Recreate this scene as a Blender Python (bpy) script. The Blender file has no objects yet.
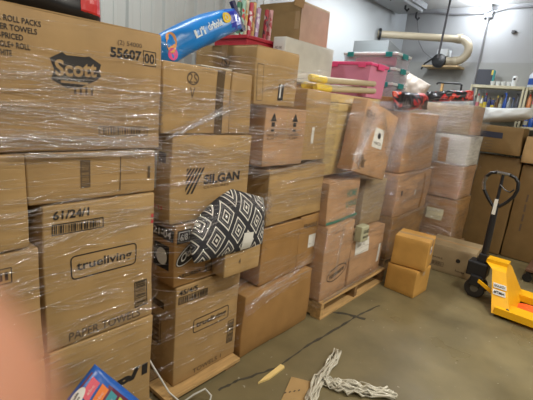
import bpy, bmesh, math, random
from math import sin, cos, pi, radians
from mathutils import Vector, Matrix, Euler, noise

S = bpy.context.scene
COL = S.collection
rnd = random.Random(7)

# ------------------------------------------------------------------ camera, light, exposure
def make_camera():
    yaw, pitch, roll = radians(40), radians(14), radians(5.5)
    fw = Vector((-sin(yaw)*cos(pitch), cos(yaw)*cos(pitch), -sin(pitch)))
    rt = Vector((cos(yaw), sin(yaw), 0)); up = rt.cross(fw)
    R = rt*cos(roll) + up*sin(roll); U = up*cos(roll) - rt*sin(roll)
    cd = bpy.data.cameras.new('camera'); c = bpy.data.objects.new('camera', cd); COL.objects.link(c)
    c.matrix_world = Matrix(((R.x, U.x, -fw.x, 0), (R.y, U.y, -fw.y, 0), (R.z, U.z, -fw.z, 1.6), (0, 0, 0, 1)))
    cd.sensor_width = 36; cd.lens = 400/533*36; cd.clip_start = 0.005
    cd.dof.use_dof = True; cd.dof.focus_distance = 2.6; cd.dof.aperture_fstop = 9.0
    S.camera = c
make_camera()
S.view_settings.view_transform = 'Standard'; S.view_settings.look = 'None'
S.view_settings.gamma = 1; S.view_settings.use_curve_mapping = False
S.view_settings.exposure = 0.0
S.cycles.transparent_max_bounces = 40

w = bpy.data.worlds.new('world'); S.world = w; w.use_nodes = True
w.node_tree.nodes['Background'].inputs[0].default_value = (0.75, 0.8, 0.9, 1)
w.node_tree.nodes['Background'].inputs[1].default_value = 0.1

def area(name, loc, power, sx, sy, rot=(0, 0, 0), color=(1, .97, .92)):
    l = bpy.data.lights.new(name, 'AREA'); l.shape = 'RECTANGLE'; l.size = sx; l.size_y = sy
    l.energy = power; l.color = color
    o = bpy.data.objects.new(name, l); COL.objects.link(o); o.location = loc; o.rotation_euler = rot
    return o
CEIL = 3.08
LAMPS = [(0.25, 0.4, 40), (0.25, 2.7, 58), (1.7, 4.2, 46), (-2.1, 1.2, 15), (-2.1, 4.3, 40), (3.2, 1.5, 52), (3.2, 4.6, 18)]
for (x, y, p) in LAMPS:
    area('tube_lamp_light', (x, y, CEIL - .12), p, .10, 1.2, color=(1, .95, .85) if x > 0 else (.93, .97, 1))
def point(name, loc, power, r, color):
    l = bpy.data.lights.new(name, 'POINT'); l.energy = power; l.shadow_soft_size = r; l.color = color
    o = bpy.data.objects.new(name, l); COL.objects.link(o); o.location = loc
point('bulb_light', (-1.66, 5.90, 3.0), 19, .05, (.86, .92, 1))

# ------------------------------------------------------------------ materials
def lin(c):
    return tuple(((v/255)/12.92 if v/255 <= .04045 else ((v/255+.055)/1.055)**2.4) for v in c) + (1,)
_m = {}
def mat(name, rgb, rough=.6, metal=0, var=.0, scale=6, bump=0, bscale=40, stretch=(1, 1, 1), spec=.5, trans=0, alpha=1, emit=0, coat=0):
    if name in _m: return _m[name]
    m = bpy.data.materials.new(name); m.use_nodes = True; nt = m.node_tree; b = nt.nodes['Principled BSDF']
    col = lin(rgb)
    b.inputs['Base Color'].default_value = col
    b.inputs['Roughness'].default_value = rough; b.inputs['Metallic'].default_value = metal
    b.inputs['Specular IOR Level'].default_value = spec
    b.inputs['Transmission Weight'].default_value = trans; b.inputs['Alpha'].default_value = alpha
    b.inputs['Coat Weight'].default_value = coat
    if emit:
        b.inputs['Emission Color'].default_value = col; b.inputs['Emission Strength'].default_value = emit
    if var or bump:
        tc = nt.nodes.new('ShaderNodeTexCoord'); mp = nt.nodes.new('ShaderNodeMapping')
        mp.inputs['Scale'].default_value = stretch; nt.links.new(tc.outputs['Object'], mp.inputs[0])
    if var:
        n = nt.nodes.new('ShaderNodeTexNoise'); n.inputs['Scale'].default_value = scale; n.inputs['Detail'].default_value = 5
        r = nt.nodes.new('ShaderNodeMapRange'); r.inputs[1].default_value = .3; r.inputs[2].default_value = .7
        r.inputs[3].default_value = 1-var; r.inputs[4].default_value = 1+var
        h = nt.nodes.new('ShaderNodeHueSaturation'); h.inputs['Color'].default_value = col
        nt.links.new(mp.outputs[0], n.inputs[0]); nt.links.new(n.outputs[0], r.inputs[0])
        nt.links.new(r.outputs[0], h.inputs['Value']); nt.links.new(h.outputs[0], b.inputs['Base Color'])
    if bump:
        n2 = nt.nodes.new('ShaderNodeTexNoise'); n2.inputs['Scale'].default_value = bscale; n2.inputs['Detail'].default_value = 3
        bp = nt.nodes.new('ShaderNodeBump'); bp.inputs['Strength'].default_value = bump; bp.inputs['Distance'].default_value = .01
        nt.links.new(mp.outputs[0], n2.inputs[0]); nt.links.new(n2.outputs[0], bp.inputs['Height']); nt.links.new(bp.outputs[0], b.inputs['Normal'])
    _m[name] = m; return m
def cardboard(name, rgb): return mat(name, rgb, rough=.62, var=.10, scale=7, bump=.12, bscale=9, spec=.35)
KRAFT = cardboard('kraft_card', (166, 135, 91))
KRAFT2 = cardboard('tan_card', (170, 139, 93))
KRAFT3 = cardboard('brown_card', (156, 118, 70))
KRAFT4 = cardboard('reddish_card', (182, 144, 108))
YELLOWC = cardboard('yellowish_card', (190, 165, 112))
GOLDC = cardboard('golden_card', (192, 146, 76))
GREYC = cardboard('grey_tan_card', (158, 138, 106))
WHITEC = cardboard('white_card', (205, 203, 194))
SHADEC = cardboard('shaded_brown_card', (118, 92, 54))  # olive-brown card, its colour darkened further for the shade by the back wall
INK = mat('black_ink', (38, 34, 32), rough=.6)
INKF = mat('faded_ink', (92, 74, 54), rough=.6)
WHITEP = mat('white_paper', (222, 220, 212), rough=.6)
TAPE = mat('brown_tape', (160, 118, 72), rough=.25)
DARKTAPE = mat('dark_tape', (92, 74, 50), rough=.3)
CLEARTAPE = mat('glossy_tape', (190, 158, 116), rough=.15)
BLACKP = mat('black_plastic', (24, 24, 26), rough=.35)
BLACKM = mat('black_steel', (30, 30, 33), rough=.4)
CHROME = mat('bright_steel', (190, 190, 192), rough=.25, metal=1)
RED = mat('red_print', (196, 40, 38), rough=.35)
WOOD = mat('raw_pallet_wood', (186, 150, 98), rough=.75, var=.22, scale=5, stretch=(9, 1, 9), bump=.2)
WOODD = mat('worn_pallet_wood', (134, 104, 66), rough=.8, var=.25, scale=5, stretch=(1, 8, 8), bump=.2)
JACKY = mat('yellow_enamel', (240, 178, 22), rough=.35, var=.06, scale=9)
TEAL = mat('teal_plastic', (20, 140, 140), rough=.35)
PINK = mat('pink_plastic', (238, 84, 138), rough=.3)
PINKB = mat('translucent_pink_plastic', (244, 160, 192), rough=.25, alpha=.62)
CLEARP = mat('clear_plastic', (205, 205, 215), rough=.2, alpha=.32)
WHITEPL = mat('white_plastic', (226, 230, 232), rough=.35)
CREAM = mat('cream_pvc', (186, 174, 150), rough=.4, var=.06)
SHELFM = mat('cream_shelf_paint', (206, 200, 172), rough=.5, var=.08)
GREYM = mat('grey_metal', (150, 152, 154), rough=.4, var=.05)

def film_material(name, base, amp, rough, white):
    "clear film: mostly see-through, glossy, milky only where it is bunched"
    m = bpy.data.materials.new(name); m.use_nodes = True; nt = m.node_tree; nt.nodes.clear(); L = nt.links.new
    out = nt.nodes.new('ShaderNodeOutputMaterial'); mix = nt.nodes.new('ShaderNodeMixShader')
    t = nt.nodes.new('ShaderNodeBsdfTransparent'); t.inputs[0].default_value = (.985, .985, .985, 1)
    g = nt.nodes.new('ShaderNodeBsdfGlossy'); g.inputs['Color'].default_value = (.95, .95, 1, 1); g.inputs['Roughness'].default_value = rough
    d = nt.nodes.new('ShaderNodeBsdfDiffuse'); d.inputs['Color'].default_value = (.85, .85, .87, 1)
    mg = nt.nodes.new('ShaderNodeMixShader'); mg.inputs[0].default_value = white
    tc = nt.nodes.new('ShaderNodeTexCoord'); mp = nt.nodes.new('ShaderNodeMapping'); mp.inputs['Scale'].default_value = (3.5, 110, 1)
    n = nt.nodes.new('ShaderNodeTexNoise'); n.inputs['Scale'].default_value = 1.0; n.inputs['Detail'].default_value = 3
    r = nt.nodes.new('ShaderNodeMapRange'); r.inputs[1].default_value = .5; r.inputs[2].default_value = .72
    r.inputs[3].default_value = base; r.inputs[4].default_value = base + amp
    bp = nt.nodes.new('ShaderNodeBump'); bp.inputs['Strength'].default_value = 1.0; bp.inputs['Distance'].default_value = .02
    L(tc.outputs['UV'], mp.inputs[0]); L(mp.outputs[0], n.inputs[0]); L(n.outputs[0], r.inputs[0]); L(n.outputs[0], bp.inputs['Height'])
    L(bp.outputs[0], g.inputs['Normal']); L(g.outputs[0], mg.inputs[1]); L(d.outputs[0], mg.inputs[2])
    L(r.outputs[0], mix.inputs[0]); L(t.outputs[0], mix.inputs[1]); L(mg.outputs[0], mix.inputs[2])
    L(mix.outputs[0], out.inputs['Surface'])
    return m
FILM = film_material('stretch_film', .0, .34, .14, .05)
FILMROPE = film_material('bunched_film', .12, .75, .13, .10)

# ------------------------------------------------------------------ mesh helpers
class MB:
    def __init__(s): s.v = []; s.f = []; s.uv = None
    def add(s, vs, fs):
        o = len(s.v); s.v += [tuple(v) for v in vs]; s.f += [tuple(i+o for i in f) for f in fs]; return s
    def box(s, x0, x1, y0, y1, z0, z1, b=0.0, M=None):
        if b <= 0:
            vs = [Vector((x, y, z)) for z in (z0, z1) for y in (y0, y1) for x in (x0, x1)]
            fs = [(0, 2, 3, 1), (4, 5, 7, 6), (0, 1, 5, 4), (2, 6, 7, 3), (0, 4, 6, 2), (1, 3, 7, 5)]
        else:
            bm = bmesh.new(); bmesh.ops.create_cube(bm, size=1)
            for v in bm.verts: v.co = Vector(((x0+x1)/2+v.co.x*(x1-x0), (y0+y1)/2+v.co.y*(y1-y0), (z0+z1)/2+v.co.z*(z1-z0)))
            bmesh.ops.bevel(bm, geom=bm.edges[:], offset=b, segments=2, affect='EDGES', profile=.5)
            bm.verts.index_update(); vs = [v.co.copy() for v in bm.verts]; fs = [[v.index for v in f.verts] for f in bm.faces]; bm.free()
        if M: vs = [M @ v for v in vs]
        return s.add(vs, fs)
    def tube(s, pts, r, n=8, cap=True):
        pts = [Vector(p) for p in pts]; rs = r if isinstance(r, (list, tuple)) else [r]*len(pts)
        vs = []; fs = []; ref = None
        for i, p in enumerate(pts):
            d = (pts[min(i+1, len(pts)-1)] - pts[max(i-1, 0)]).normalized()
            if ref is None:
                ref = d.orthogonal().normalized()
            ref = (ref - d*ref.dot(d)).normalized(); q = d.cross(ref)
            for k in range(n):
                a = 2*pi*k/n; vs.append(p + (ref*cos(a)+q*sin(a))*rs[i])
        for i in range(len(pts)-1):
            for k in range(n):
                fs.append((i*n+k, i*n+(k+1) % n, (i+1)*n+(k+1) % n, (i+1)*n+k))
        if cap: fs.append(tuple(range(n-1, -1, -1))); fs.append(tuple((len(pts)-1)*n+k for k in range(n)))
        return s.add(vs, fs)
    def lathe(s, prof, n=14, c=(0, 0, 0)):
        vs = []; fs = []
        for (r, z) in prof:
            for k in range(n): vs.append((c[0]+r*cos(2*pi*k/n), c[1]+r*sin(2*pi*k/n), c[2]+z))
        for i in range(len(prof)-1):
            for k in range(n): fs.append((i*n+k, i*n+(k+1) % n, (i+1)*n+(k+1) % n, (i+1)*n+k))
        fs.append(tuple(range(n-1, -1, -1))); fs.append(tuple((len(prof)-1)*n+k for k in range(n)))
        return s.add(vs, fs)
    def prism(s, poly, a, b, axis='y'):
        def P(u, v, t): return {'y': (u, t, v), 'x': (t, u, v), 'z': (u, v, t)}[axis]
        n = len(poly); vs = [P(u, v, a) for u, v in poly] + [P(u, v, b) for u, v in poly]
        fs = [tuple(range(n)), tuple(range(2*n-1, n-1, -1))] + [(i, i+n, (i+1) % n+n, (i+1) % n) for i in range(n)]
        return s.add(vs, fs)
    def build(s, name, m, parent=None, smooth=False, loc=None, rot=None):
        me = bpy.data.meshes.new(name); me.from_pydata(s.v, [], s.f); me.update()
        bm = bmesh.new(); bm.from_mesh(me); bmesh.ops.recalc_face_normals(bm, faces=bm.faces); bm.to_mesh(me); bm.free()
        if smooth:
            for p in me.polygons: p.use_smooth = True
            if smooth != 'all':
                try: me.set_sharp_from_angle(angle=radians(38))
                except Exception: pass
        me.materials.append(m)
        o = bpy.data.objects.new(name, me); COL.objects.link(o)
        if parent: o.parent = parent
        if loc: o.location = loc
        if rot: o.rotation_euler = rot
        return o
def tag(o, label=None, cat=None, group=None, kind=None):
    if label: o['label'] = label
    if cat: o['category'] = cat
    if group: o['group'] = group
    if kind: o['kind'] = kind
    return o
def thing(name, label, cat, loc=(0, 0, 0), rot=(0, 0, 0), group=None):
    o = bpy.data.objects.new(name, None); COL.objects.link(o); o.empty_display_size = .1
    o.location = loc; o.rotation_euler = rot
    return tag(o, label, cat, group)
def copy_tree(o, parent=None):
    c = o.copy(); COL.objects.link(c); c.parent = parent
    if parent: c.matrix_parent_inverse = o.matrix_parent_inverse.copy()
    for ch in list(o.children): copy_tree(ch, c)
    return c

# ------------------------------------------------------------------ setting
floor_m = mat('sealed_concrete', (116, 105, 76), rough=.34, var=.3, scale=2.2, bump=.06, bscale=14, spec=.45)
def floor_nodes(m):
    nt = m.node_tree; b = nt.nodes['Principled BSDF']; hs = [n for n in nt.nodes if n.type == 'HUE_SAT'][0]
    tc = [n for n in nt.nodes if n.type == 'TEX_COORD'][0]
    n = nt.nodes.new('ShaderNodeTexNoise'); n.inputs['Scale'].default_value = 30; n.inputs['Detail'].default_value = 3
    cr = nt.nodes.new('ShaderNodeValToRGB'); cr.color_ramp.elements[0].position = .70; cr.color_ramp.elements[1].position = .76
    mx = nt.nodes.new('ShaderNodeMixRGB'); mx.inputs[2].default_value = lin((165, 160, 145))
    L = nt.links.new
    L(tc.outputs['Object'], n.inputs[0]); L(n.outputs[0], cr.inputs[0]); L(cr.outputs[0], mx.inputs[0]); L(hs.outputs[0], mx.inputs[1]); L(mx.outputs[0], b.inputs['Base Color'])
    n2 = nt.nodes.new('ShaderNodeTexNoise'); n2.inputs['Scale'].default_value = 1.6; n2.inputs['Detail'].default_value = 4
    r = nt.nodes.new('ShaderNodeMapRange'); r.inputs[1].default_value = .35; r.inputs[2].default_value = .65; r.inputs[3].default_value = .25; r.inputs[4].default_value = .6
    L(tc.outputs['Object'], n2.inputs[0]); L(n2.outputs[0], r.inputs[0]); L(r.outputs[0], b.inputs['Roughness'])
floor_nodes(floor_m)
X0, X1, Y0, Y1 = -2.8, 7.5, -5, 6.2
tag(MB().box(X0-.1, X1+.1, Y0-.1, Y1+.1, -.1, 0).build('floor', floor_m), kind='structure')
tag(MB().box(X0-.1, X1+.1, Y0-.1, Y1+.1, CEIL, CEIL+.1).build('ceiling', mat('ceiling_paint', (206, 206, 204), rough=.7, var=.04)), kind='structure')
PANEL = mat('white_metal_sheet', (182, 186, 183), rough=.42, var=.04, scale=1.5)
wl = tag(MB().box(X0-.1, X0, Y0, Y1, 0, CEIL).build('wall_left', mat('wall_backing', (170, 174, 176))), kind='structure')
def metal_panel():
    W = .9; prof = []; m = MB()
    ribs = [0, .3, .6]
    ys = []
    for r0 in ribs:
        ys += [(r0, .004), (r0+.012, .026), (r0+.036, .026), (r0+.05, .004), (r0+.115, .004), (r0+.12, .009), (r0+.135, .009), (r0+.14, .004), (r0+.205, .004), (r0+.21, .009), (r0+.225, .009), (r0+.23, .004)]
    ys.append((W, .004))
    vs = [(d, y, 0) for y, d in ys] + [(d, y, CEIL) for y, d in ys]; n = len(ys)
    m.add(vs, [(i, i+1, n+i+1, n+i) for i in range(n-1)])
    return m
p0 = metal_panel().build('metal_panel', PANEL, wl, loc=(X0+.001, Y0, 0))
for k in range(1, 9):
    c = p0.copy(); COL.objects.link(c); c.parent = wl; c.location = (X0+.001, Y0+.9*k, 0)
WALLB = mat('painted_block_wall', (164, 165, 166), rough=.7, var=.05, scale=1.2)
tag(MB().box(X0, X1, Y1, Y1+.1, 0, CEIL).build('wall_back', WALLB), kind='structure')
tag(MB().box(X0+.03, -.2, Y1-.03, Y1, 0, 2.36).build('trim_1', mat('grey_lower_wall', (158, 159, 156), rough=.7, var=.06, scale=1.5)), kind='structure')
tag(MB().box(X1, X1+.1, Y0, Y1, 0, CEIL).build('wall_right', WALLB), kind='structure')
tag(MB().box(X0, X1, Y0-.1, Y0, 0, CEIL).build('wall_front', WALLB), kind='structure')

# ------------------------------------------------------------------ cartons
FACES = {  # face: (normal, right, up)
    '+x': (Vector((1, 0, 0)), Vector((0, 1, 0)), Vector((0, 0, 1))),
    '-y': (Vector((0, -1, 0)), Vector((1, 0, 0)), Vector((0, 0, 1))),
    '+y': (Vector((0, 1, 0)), Vector((-1, 0, 0)), Vector((0, 0, 1))),
    '-x': (Vector((-1, 0, 0)), Vector((0, -1, 0)), Vector((0, 0, 1))),
    '+z': (Vector((0, 0, 1)), Vector((0, 1, 0)), Vector((-1, 0, 0))),
}
class Carton:
    """local frame: base centre at the origin; sx, sy, sz sizes"""
    def __init__(s, label, x0, x1, y0, y1, z0, z1, m=None, rot=(0, 0, 0), bulge=.0, dent=.004, r=.006, group=None, seed=None, sag=0, cat='box', name='cardboard_box', body='carton_body', openbox=False):
        s.x, s.y, s.z = x1-x0, y1-y0, z1-z0
        s.t = thing(name, label, cat, ((x0+x1)/2, (y0+y1)/2, z0), rot, group)
        s.m = m or KRAFT; s.bulge = bulge; s.dent = dent; s.r = r; s.seed = seed if seed is not None else rnd.random()*50; s.sag = sag
        s.shell(body, openbox)
    def disp(s, p):
        "smooth bulge and dents, applied to body and prints alike"
        hx, hy = s.x/2, s.y/2
        u = max(0, 1-(p.x/hx)**2); v = max(0, 1-(p.y/hy)**2); wz = (p.z/s.z); ww = max(0, 4*wz*(1-wz))
        q = Vector(p)
        sg = s.seed
        nx = noise.noise(Vector((p.x*4+sg, p.y*4, p.z*4))); ny = noise.noise(Vector((p.x*4, p.y*4+sg, p.z*4+9)))
        q.x += (p.x/hx)*(s.bulge*v*ww) + nx*s.dent*2
        q.y += (p.y/hy)*(s.bulge*u*ww) + ny*s.dent*2
        q.z += -s.sag*u*v*wz + noise.noise(Vector((p.x*3, p.y*3, sg)))*s.dent*1.2*wz
        return q
    def shell(s, body, openbox):
        def coords(a, b, r, n): return [a, a+r] + [a+r+(b-a-2*r)*k/n for k in range(1, n)] + [b-r, b]
        n = 6
        cx = coords(-s.x/2, s.x/2, s.r, n); cy = coords(-s.y/2, s.y/2, s.r, n); cz = coords(0, s.z, s.r, n)
        idx = {}; vs = []; fs = []
        def V(i, j, k):
            key = (i, j, k)
            if key not in idx:
                p = Vector((cx[i], cy[j], cz[k])); q = Vector((min(max(p.x, -s.x/2+s.r), s.x/2-s.r), min(max(p.y, -s.y/2+s.r), s.y/2-s.r), min(max(p.z, s.r), s.z-s.r)))
                d = p-q
                if d.length > s.r*1.01: p = q + d.normalized()*s.r
                idx[key] = len(vs); vs.append(s.disp(p))
            return idx[key]
        N = len(cx)-1
        for a in range(N):
            for b in range(N):
                fs.append((V(0, a, b), V(0, a, b+1), V(0, a+1, b+1), V(0, a+1, b)))
                fs.append((V(N, a, b), V(N, a+1, b), V(N, a+1, b+1), V(N, a, b+1)))
                fs.append((V(a, 0, b), V(a+1, 0, b), V(a+1, 0, b+1), V(a, 0, b+1)))
                fs.append((V(a, N, b), V(a, N, b+1), V(a+1, N, b+1), V(a+1, N, b)))
                fs.append((V(a, b, 0), V(a, b+1, 0), V(a+1, b+1, 0), V(a+1, b, 0)))
                if not openbox: fs.append((V(a, b, N), V(a+1, b, N), V(a+1, b+1, N), V(a, b+1, N)))
        m = MB(); m.add(vs, fs); s.body = m.build(body, s.m, s.t, smooth='all')
    def pt(s, face, u, v, e=.0016):
        n, r, up = FACES[face]
        c = Vector((0, 0, s.z/2)); half = Vector((s.x/2, s.y/2, s.z/2))
        W = {'x': s.y, 'y': s.x, 'z': s.y}[face[1]]; H = s.x if face == '+z' else s.z
        p = c + n*abs(n.dot(half)) + r*(u-W/2) + up*(v-H/2)
        return s.disp(p) + n*e
    def poly(s, face, polys, name, m, e=.0016, sub=0):
        mb = MB()
        for pl in polys: mb.add([s.pt(face, u, v, e) for u, v in pl], [tuple(range(len(pl)))])
        me = bpy.data.meshes.new(name); me.from_pydata(mb.v, [], mb.f); me.materials.append(m)
        o = bpy.data.objects.new(name, me); COL.objects.link(o); o.parent = s.t; return o
    def rect(s, face, u, v, w, h, name, m, e=.0016, n=4):
        pl = []
        for i in range(n):
            for j in range(n): pl.append([(u+w*i/n, v+h*j/n), (u+w*(i+1)/n, v+h*j/n), (u+w*(i+1)/n, v+h*(j+1)/n), (u+w*i/n, v+h*(j+1)/n)])
        return s.poly(face, pl, name, m, e)
    def frame(s, face, u, v, w, h, t=.004, m=None, r=.0, name='printed_frame', skew=0):
        pl = []; m = m or INK
        def ring(o):
            pts = []; rr = max(r-o, 0.0001)
            for (cx, cy, a0) in ((u+w-r, v+h-r, 0), (u+r, v+h-r, 90), (u+r, v+r, 180), (u+w-r, v+r, 270)):
                for a in ((a0, a0+30, a0+60, a0+90) if r else (a0+45,)):
                    if r: pts.append((cx+rr*cos(radians(a)), cy+rr*sin(radians(a))))
                    else: pts.append((cx-o*(1 if cos(radians(a)) > 0 else -1), cy-o*(1 if sin(radians(a)) > 0 else -1)))
            return pts
        A, B = ring(0), ring(t)
        for i in range(len(A)):
            j = (i+1) % len(A); k = 5 if not r or True else 1
            for q in range(k):
                a0 = (A[i][0]+(A[j][0]-A[i][0])*q/k, A[i][1]+(A[j][1]-A[i][1])*q/k); a1 = (A[i][0]+(A[j][0]-A[i][0])*(q+1)/k, A[i][1]+(A[j][1]-A[i][1])*(q+1)/k)
                b0 = (B[i][0]+(B[j][0]-B[i][0])*q/k, B[i][1]+(B[j][1]-B[i][1])*q/k); b1 = (B[i][0]+(B[j][0]-B[i][0])*(q+1)/k, B[i][1]+(B[j][1]-B[i][1])*(q+1)/k)
                pl.append([a0, a1, b1, b0])
        if skew: pl = [[(x, y+(x-u)*skew) for x, y in p] for p in pl]
        return s.poly(face, pl, name, m)
    def bars(s, face, u, v, w, h, m=None, n=16, name='barcode', border=True, vertical=False, seed=1):
        rg = random.Random(seed); pl = []
        L = h if vertical else w; x = .04*L
        while x < .94*L:
            t = L*rg.choice((.012, .02, .035)); g = L*rg.choice((.014, .022, .03))
            if vertical: pl.append([(u+.12*w, v+x), (u+.88*w, v+x), (u+.88*w, v+x+t), (u+.12*w, v+x+t)])
            else: pl.append([(u+x, v+.15*h), (u+x+t, v+.15*h), (u+x+t, v+.85*h), (u+x, v+.85*h)])
            x += t+g
        b = .004
        if border:
            pl += [[(u, v), (u+w, v), (u+w, v+b), (u, v+b)], [(u, v+h-b), (u+w, v+h-b), (u+w, v+h), (u, v+h)], [(u, v), (u+b, v), (u+b, v+h), (u, v+h)], [(u+w-b, v), (u+w, v), (u+w, v+h), (u+w-b, v+h)]]
        return s.poly(face, pl, name, m or INK)
    def text(s, face, u, v, w, h, body, m=None, bold=.02, e=.0018, turn=0, skew=0, name='lettering'):
        vs, fs = text_geo(body, bold)
        pl = []
        def T(x, y):
            if turn == 180: x, y = 1-x, 1-y
            if turn == 90: x, y = 1-y, x
            return s.pt(face, u+x*w, v+y*h+x*w*skew, e)
        me = bpy.data.meshes.new(name); me.from_pydata([T(x, y) for x, y in vs], [], fs); me.materials.append(m or INK)
        o = bpy.data.objects.new(name, me); COL.objects.link(o); o.parent = s.t; return o
    def flaps(s, axis='y', tape=True, gap=.004, th=.003, m=None):
        "two top flaps meeting along the axis, tape over the seam"
        z = s.z
        for sg in (-1, 1):
            mb = MB()
            if axis == 'y': mb.box(min(sg*gap/2, sg*(s.x/2-.002)), max(sg*gap/2, sg*(s.x/2-.002)), -s.y/2+.003, s.y/2-.003, z-.001, z+th)
            else: mb.box(-s.x/2+.003, s.x/2-.003, min(sg*gap/2, sg*(s.y/2-.002)), max(sg*gap/2, sg*(s.y/2-.002)), z-.001, z+th)
            mb.build('flap', m or s.m, s.t)
        if tape:
            mb = MB(); t = .025; e = th+.0008
            if axis == 'y':
                mb.box(-t, t, -s.y/2, s.y/2, z+e-.0006, z+e)
                for sg in (-1, 1): mb.box(-t, t, sg*(s.y/2+.0015)-.0006, sg*(s.y/2+.0015)+.0006, z-.06, z+e)
            else:
                mb.box(-s.x/2, s.x/2, -t, t, z+e-.0006, z+e)
                for sg in (-1, 1): mb.box(sg*(s.x/2+.0015)-.0006, sg*(s.x/2+.0015)+.0006, -t, t, z-.06, z+e)
            mb.build('tape', CLEARTAPE, s.t)
        return s
_tg = {}
def text_geo(body, bold):
    if (body, bold) in _tg: return _tg[(body, bold)]
    cu = bpy.data.curves.new('t', 'FONT'); cu.body = body; cu.size = 1; cu.offset = bold; cu.resolution_u = 3
    ob = bpy.data.objects.new('t', cu); COL.objects.link(ob)
    bpy.context.view_layer.update()
    me = bpy.data.meshes.new_from_object(ob.evaluated_get(bpy.context.evaluated_depsgraph_get()))
    xs = [v.co.x for v in me.vertices]; ys = [v.co.y for v in me.vertices]
    a, b, c, d = min(xs), max(xs), min(ys), max(ys)
    vs = [((v.co.x-a)/(b-a), (v.co.y-c)/(d-c)) for v in me.vertices]; fs = [tuple(p.vertices) for p in me.polygons]
    bpy.data.objects.remove(ob); bpy.data.meshes.remove(me); bpy.data.curves.remove(cu)
    _tg[(body, bold)] = (vs, fs); return vs, fs
def oval(cx, cy, a, b, n=24, tilt=0):
    return [(cx+a*cos(2*pi*k/n)*cos(tilt)-b*sin(2*pi*k/n)*sin(tilt), cy+a*cos(2*pi*k/n)*sin(tilt)+b*sin(2*pi*k/n)*cos(tilt)) for k in range(n)]
def ovalring(cx, cy, a, b, t, n=28, tilt=0):
    A, B = oval(cx, cy, a, b, n, tilt), oval(cx, cy, a-t, b-t, n, tilt)
    return [[A[i], A[(i+1) % n], B[(i+1) % n], B[i]] for i in range(n)]

# ---- pallets
def pallet(label, x0, x1, y0, y1, h=.14, boards=7, m=WOOD):
    t = thing('wooden_pallet', label, 'pallet', ((x0+x1)/2, (y0+y1)/2, 0))
    L, W = y1-y0, x1-x0
    st = .045
    bw = .095
    for k in range(3):          # stringers run across X, ends seen from the aisle as blocks
        yy = -L/2 + st/2 + k*(L-st)/2
        MB().box(-W/2+.004, W/2-.004, yy-st/2, yy+st/2, .018, h-.018, .003).build('stringer', WOODD if k else m, t)
    for k in range(boards):
        xx = W/2 - bw/2 - k*(W-bw)/(boards-1)
        MB().box(xx-bw/2, xx+bw/2, -L/2, L/2, h-.018, h, .002).build('deck_board', m if k % 2 == 0 else WOODD, t)
    for k in range(3):
        xx = W/2 - bw/2 - k*(W-bw)/2
        MB().box(xx-bw/2, xx+bw/2, -L/2, L/2, 0, .018, .002).build('bottom_board', WOODD if k else m, t)
    return t
pallet('wooden pallet under the nearest stack with the paper towel carton', -2.4, -1.38, -.15, .96)
pallet('pale wooden pallet showing two openings under the wrapped stack with oval logo carton', -2.42, -1.40, 2.44, 3.54)
pallet('pallet hidden under the stack behind the two small plain cartons', -2.5, -1.5, 3.72, 4.66, m=WOODD)
pallet('pallet under the far stack of four film wrapped cartons', -2.1, -1.17, 4.72, 5.35, m=WOODD)
t = thing('wooden_skid', 'low board skid under the carton with a lettered frame marked 45/4/5', 'pallet', (-1.95, 1.34, 0))
for k in range(5): MB().box(.51-.18-k*.19, .51-k*.19, -.27, .27, .022, .045, .002).build('deck_board', WOOD if k == 0 else WOODD, t)
for yy in (-.22, .2): MB().box(-.45, .5, yy-.04, yy+.04, 0, .022).build('bottom_board', WOODD, t)

# ---- nearest stack
A = Carton('big top carton with dark banner logo and product numbers, nearest camera', -2.0, -1.40, .2, .952, 1.368, 1.80, KRAFT, dent=.003)
def U(y, c): return y-(c.t.location.y-c.y/2)
def Vz(z, c): return z-c.t.location.z
for i, (s_, wd) in enumerate((('2 PK ROLL PACKS', .145), ('PAPER TOWELS', .135), ('PRE-PRICED', .092), ('SINGLE+ ROLL', .108), ('WHITE', .045))):
    A.text('+x', U((.380, .378, .380, .382, .392)[i], A), .382-i*.024, wd, .0165, s_, bold=.015)
LX = U(.545, A)
A.poly('+x', [[(LX+a, .212+b) for a, b in ((0, .085), (.04, .108), (.052, .100), (.11, .102), (.125, .106), (.165, .084), (.158, .06), (.165, .045), (.15, .03), (.1, .005), (.05, -.004), (.0, .02), (.012, .05))]], 'logo', INK)
A.text('+x', LX+.014, .243, .135, .052, 'Scott', m=KRAFT2, bold=.03, e=.003, skew=.06)
A.rect('+x', LX+.03, .224, .09, .008, 'logo_underline', KRAFT2, e=.003)
A.text('+x', U(.617, A), .190, .065, .028, 'IIII', m=INKF, bold=0)
A.text('+x', U(.77, A), .368, .095, .02, '(2) 54000', m=INKF, bold=.0)
A.text('+x', U(.742, A), .326, .122, .036, '55607', bold=.035)
A.text('+x', U(.876, A), .322, .042, .036, '00', bold=.02)
A.frame('+x', U(.870, A), .313, .056, .054, t=.003)
A.bars('+x', U(.70, A), .05, .2, .036, seed=3, m=INKF)
A.flaps('y')
B = Carton('flat carton with faint barcode between the banner logo carton and the 61/24/1 carton', -2.0, -1.402, .462, .938, 1.188, 1.362, KRAFT, dent=.003)
B.bars('+x', .17, .045, .035, .10, vertical=True, seed=5, m=INKF)
B.rect('+x', .32, .02, .004, .13, 'ink_line', INKF, n=2); B.rect('+x', .44, .06, .012, .05, 'print', INKF, n=1)
Carton('tall plain carton at the left edge of the photo under the banner logo carton', -2.0, -1.402, -.1, .455, 1.045, 1.362, KRAFT2)
D = Carton('carton printed 61/24/1 with a lettered frame in the nearest stack', -2.0, -1.40, .497, .938, .616, 1.182, KRAFT2, dent=.003)
D.text('+x', .033, .512, .13, .033, '61/24/1', bold=.03)
D.bars('+x', .03, .455, .19, .042, seed=7)
D.frame('+x', .092, .268, .268, .096, t=.005, r=.018)
D.text('+x', .113, .291, .225, .046, 'trueliving', bold=.02)
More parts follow.
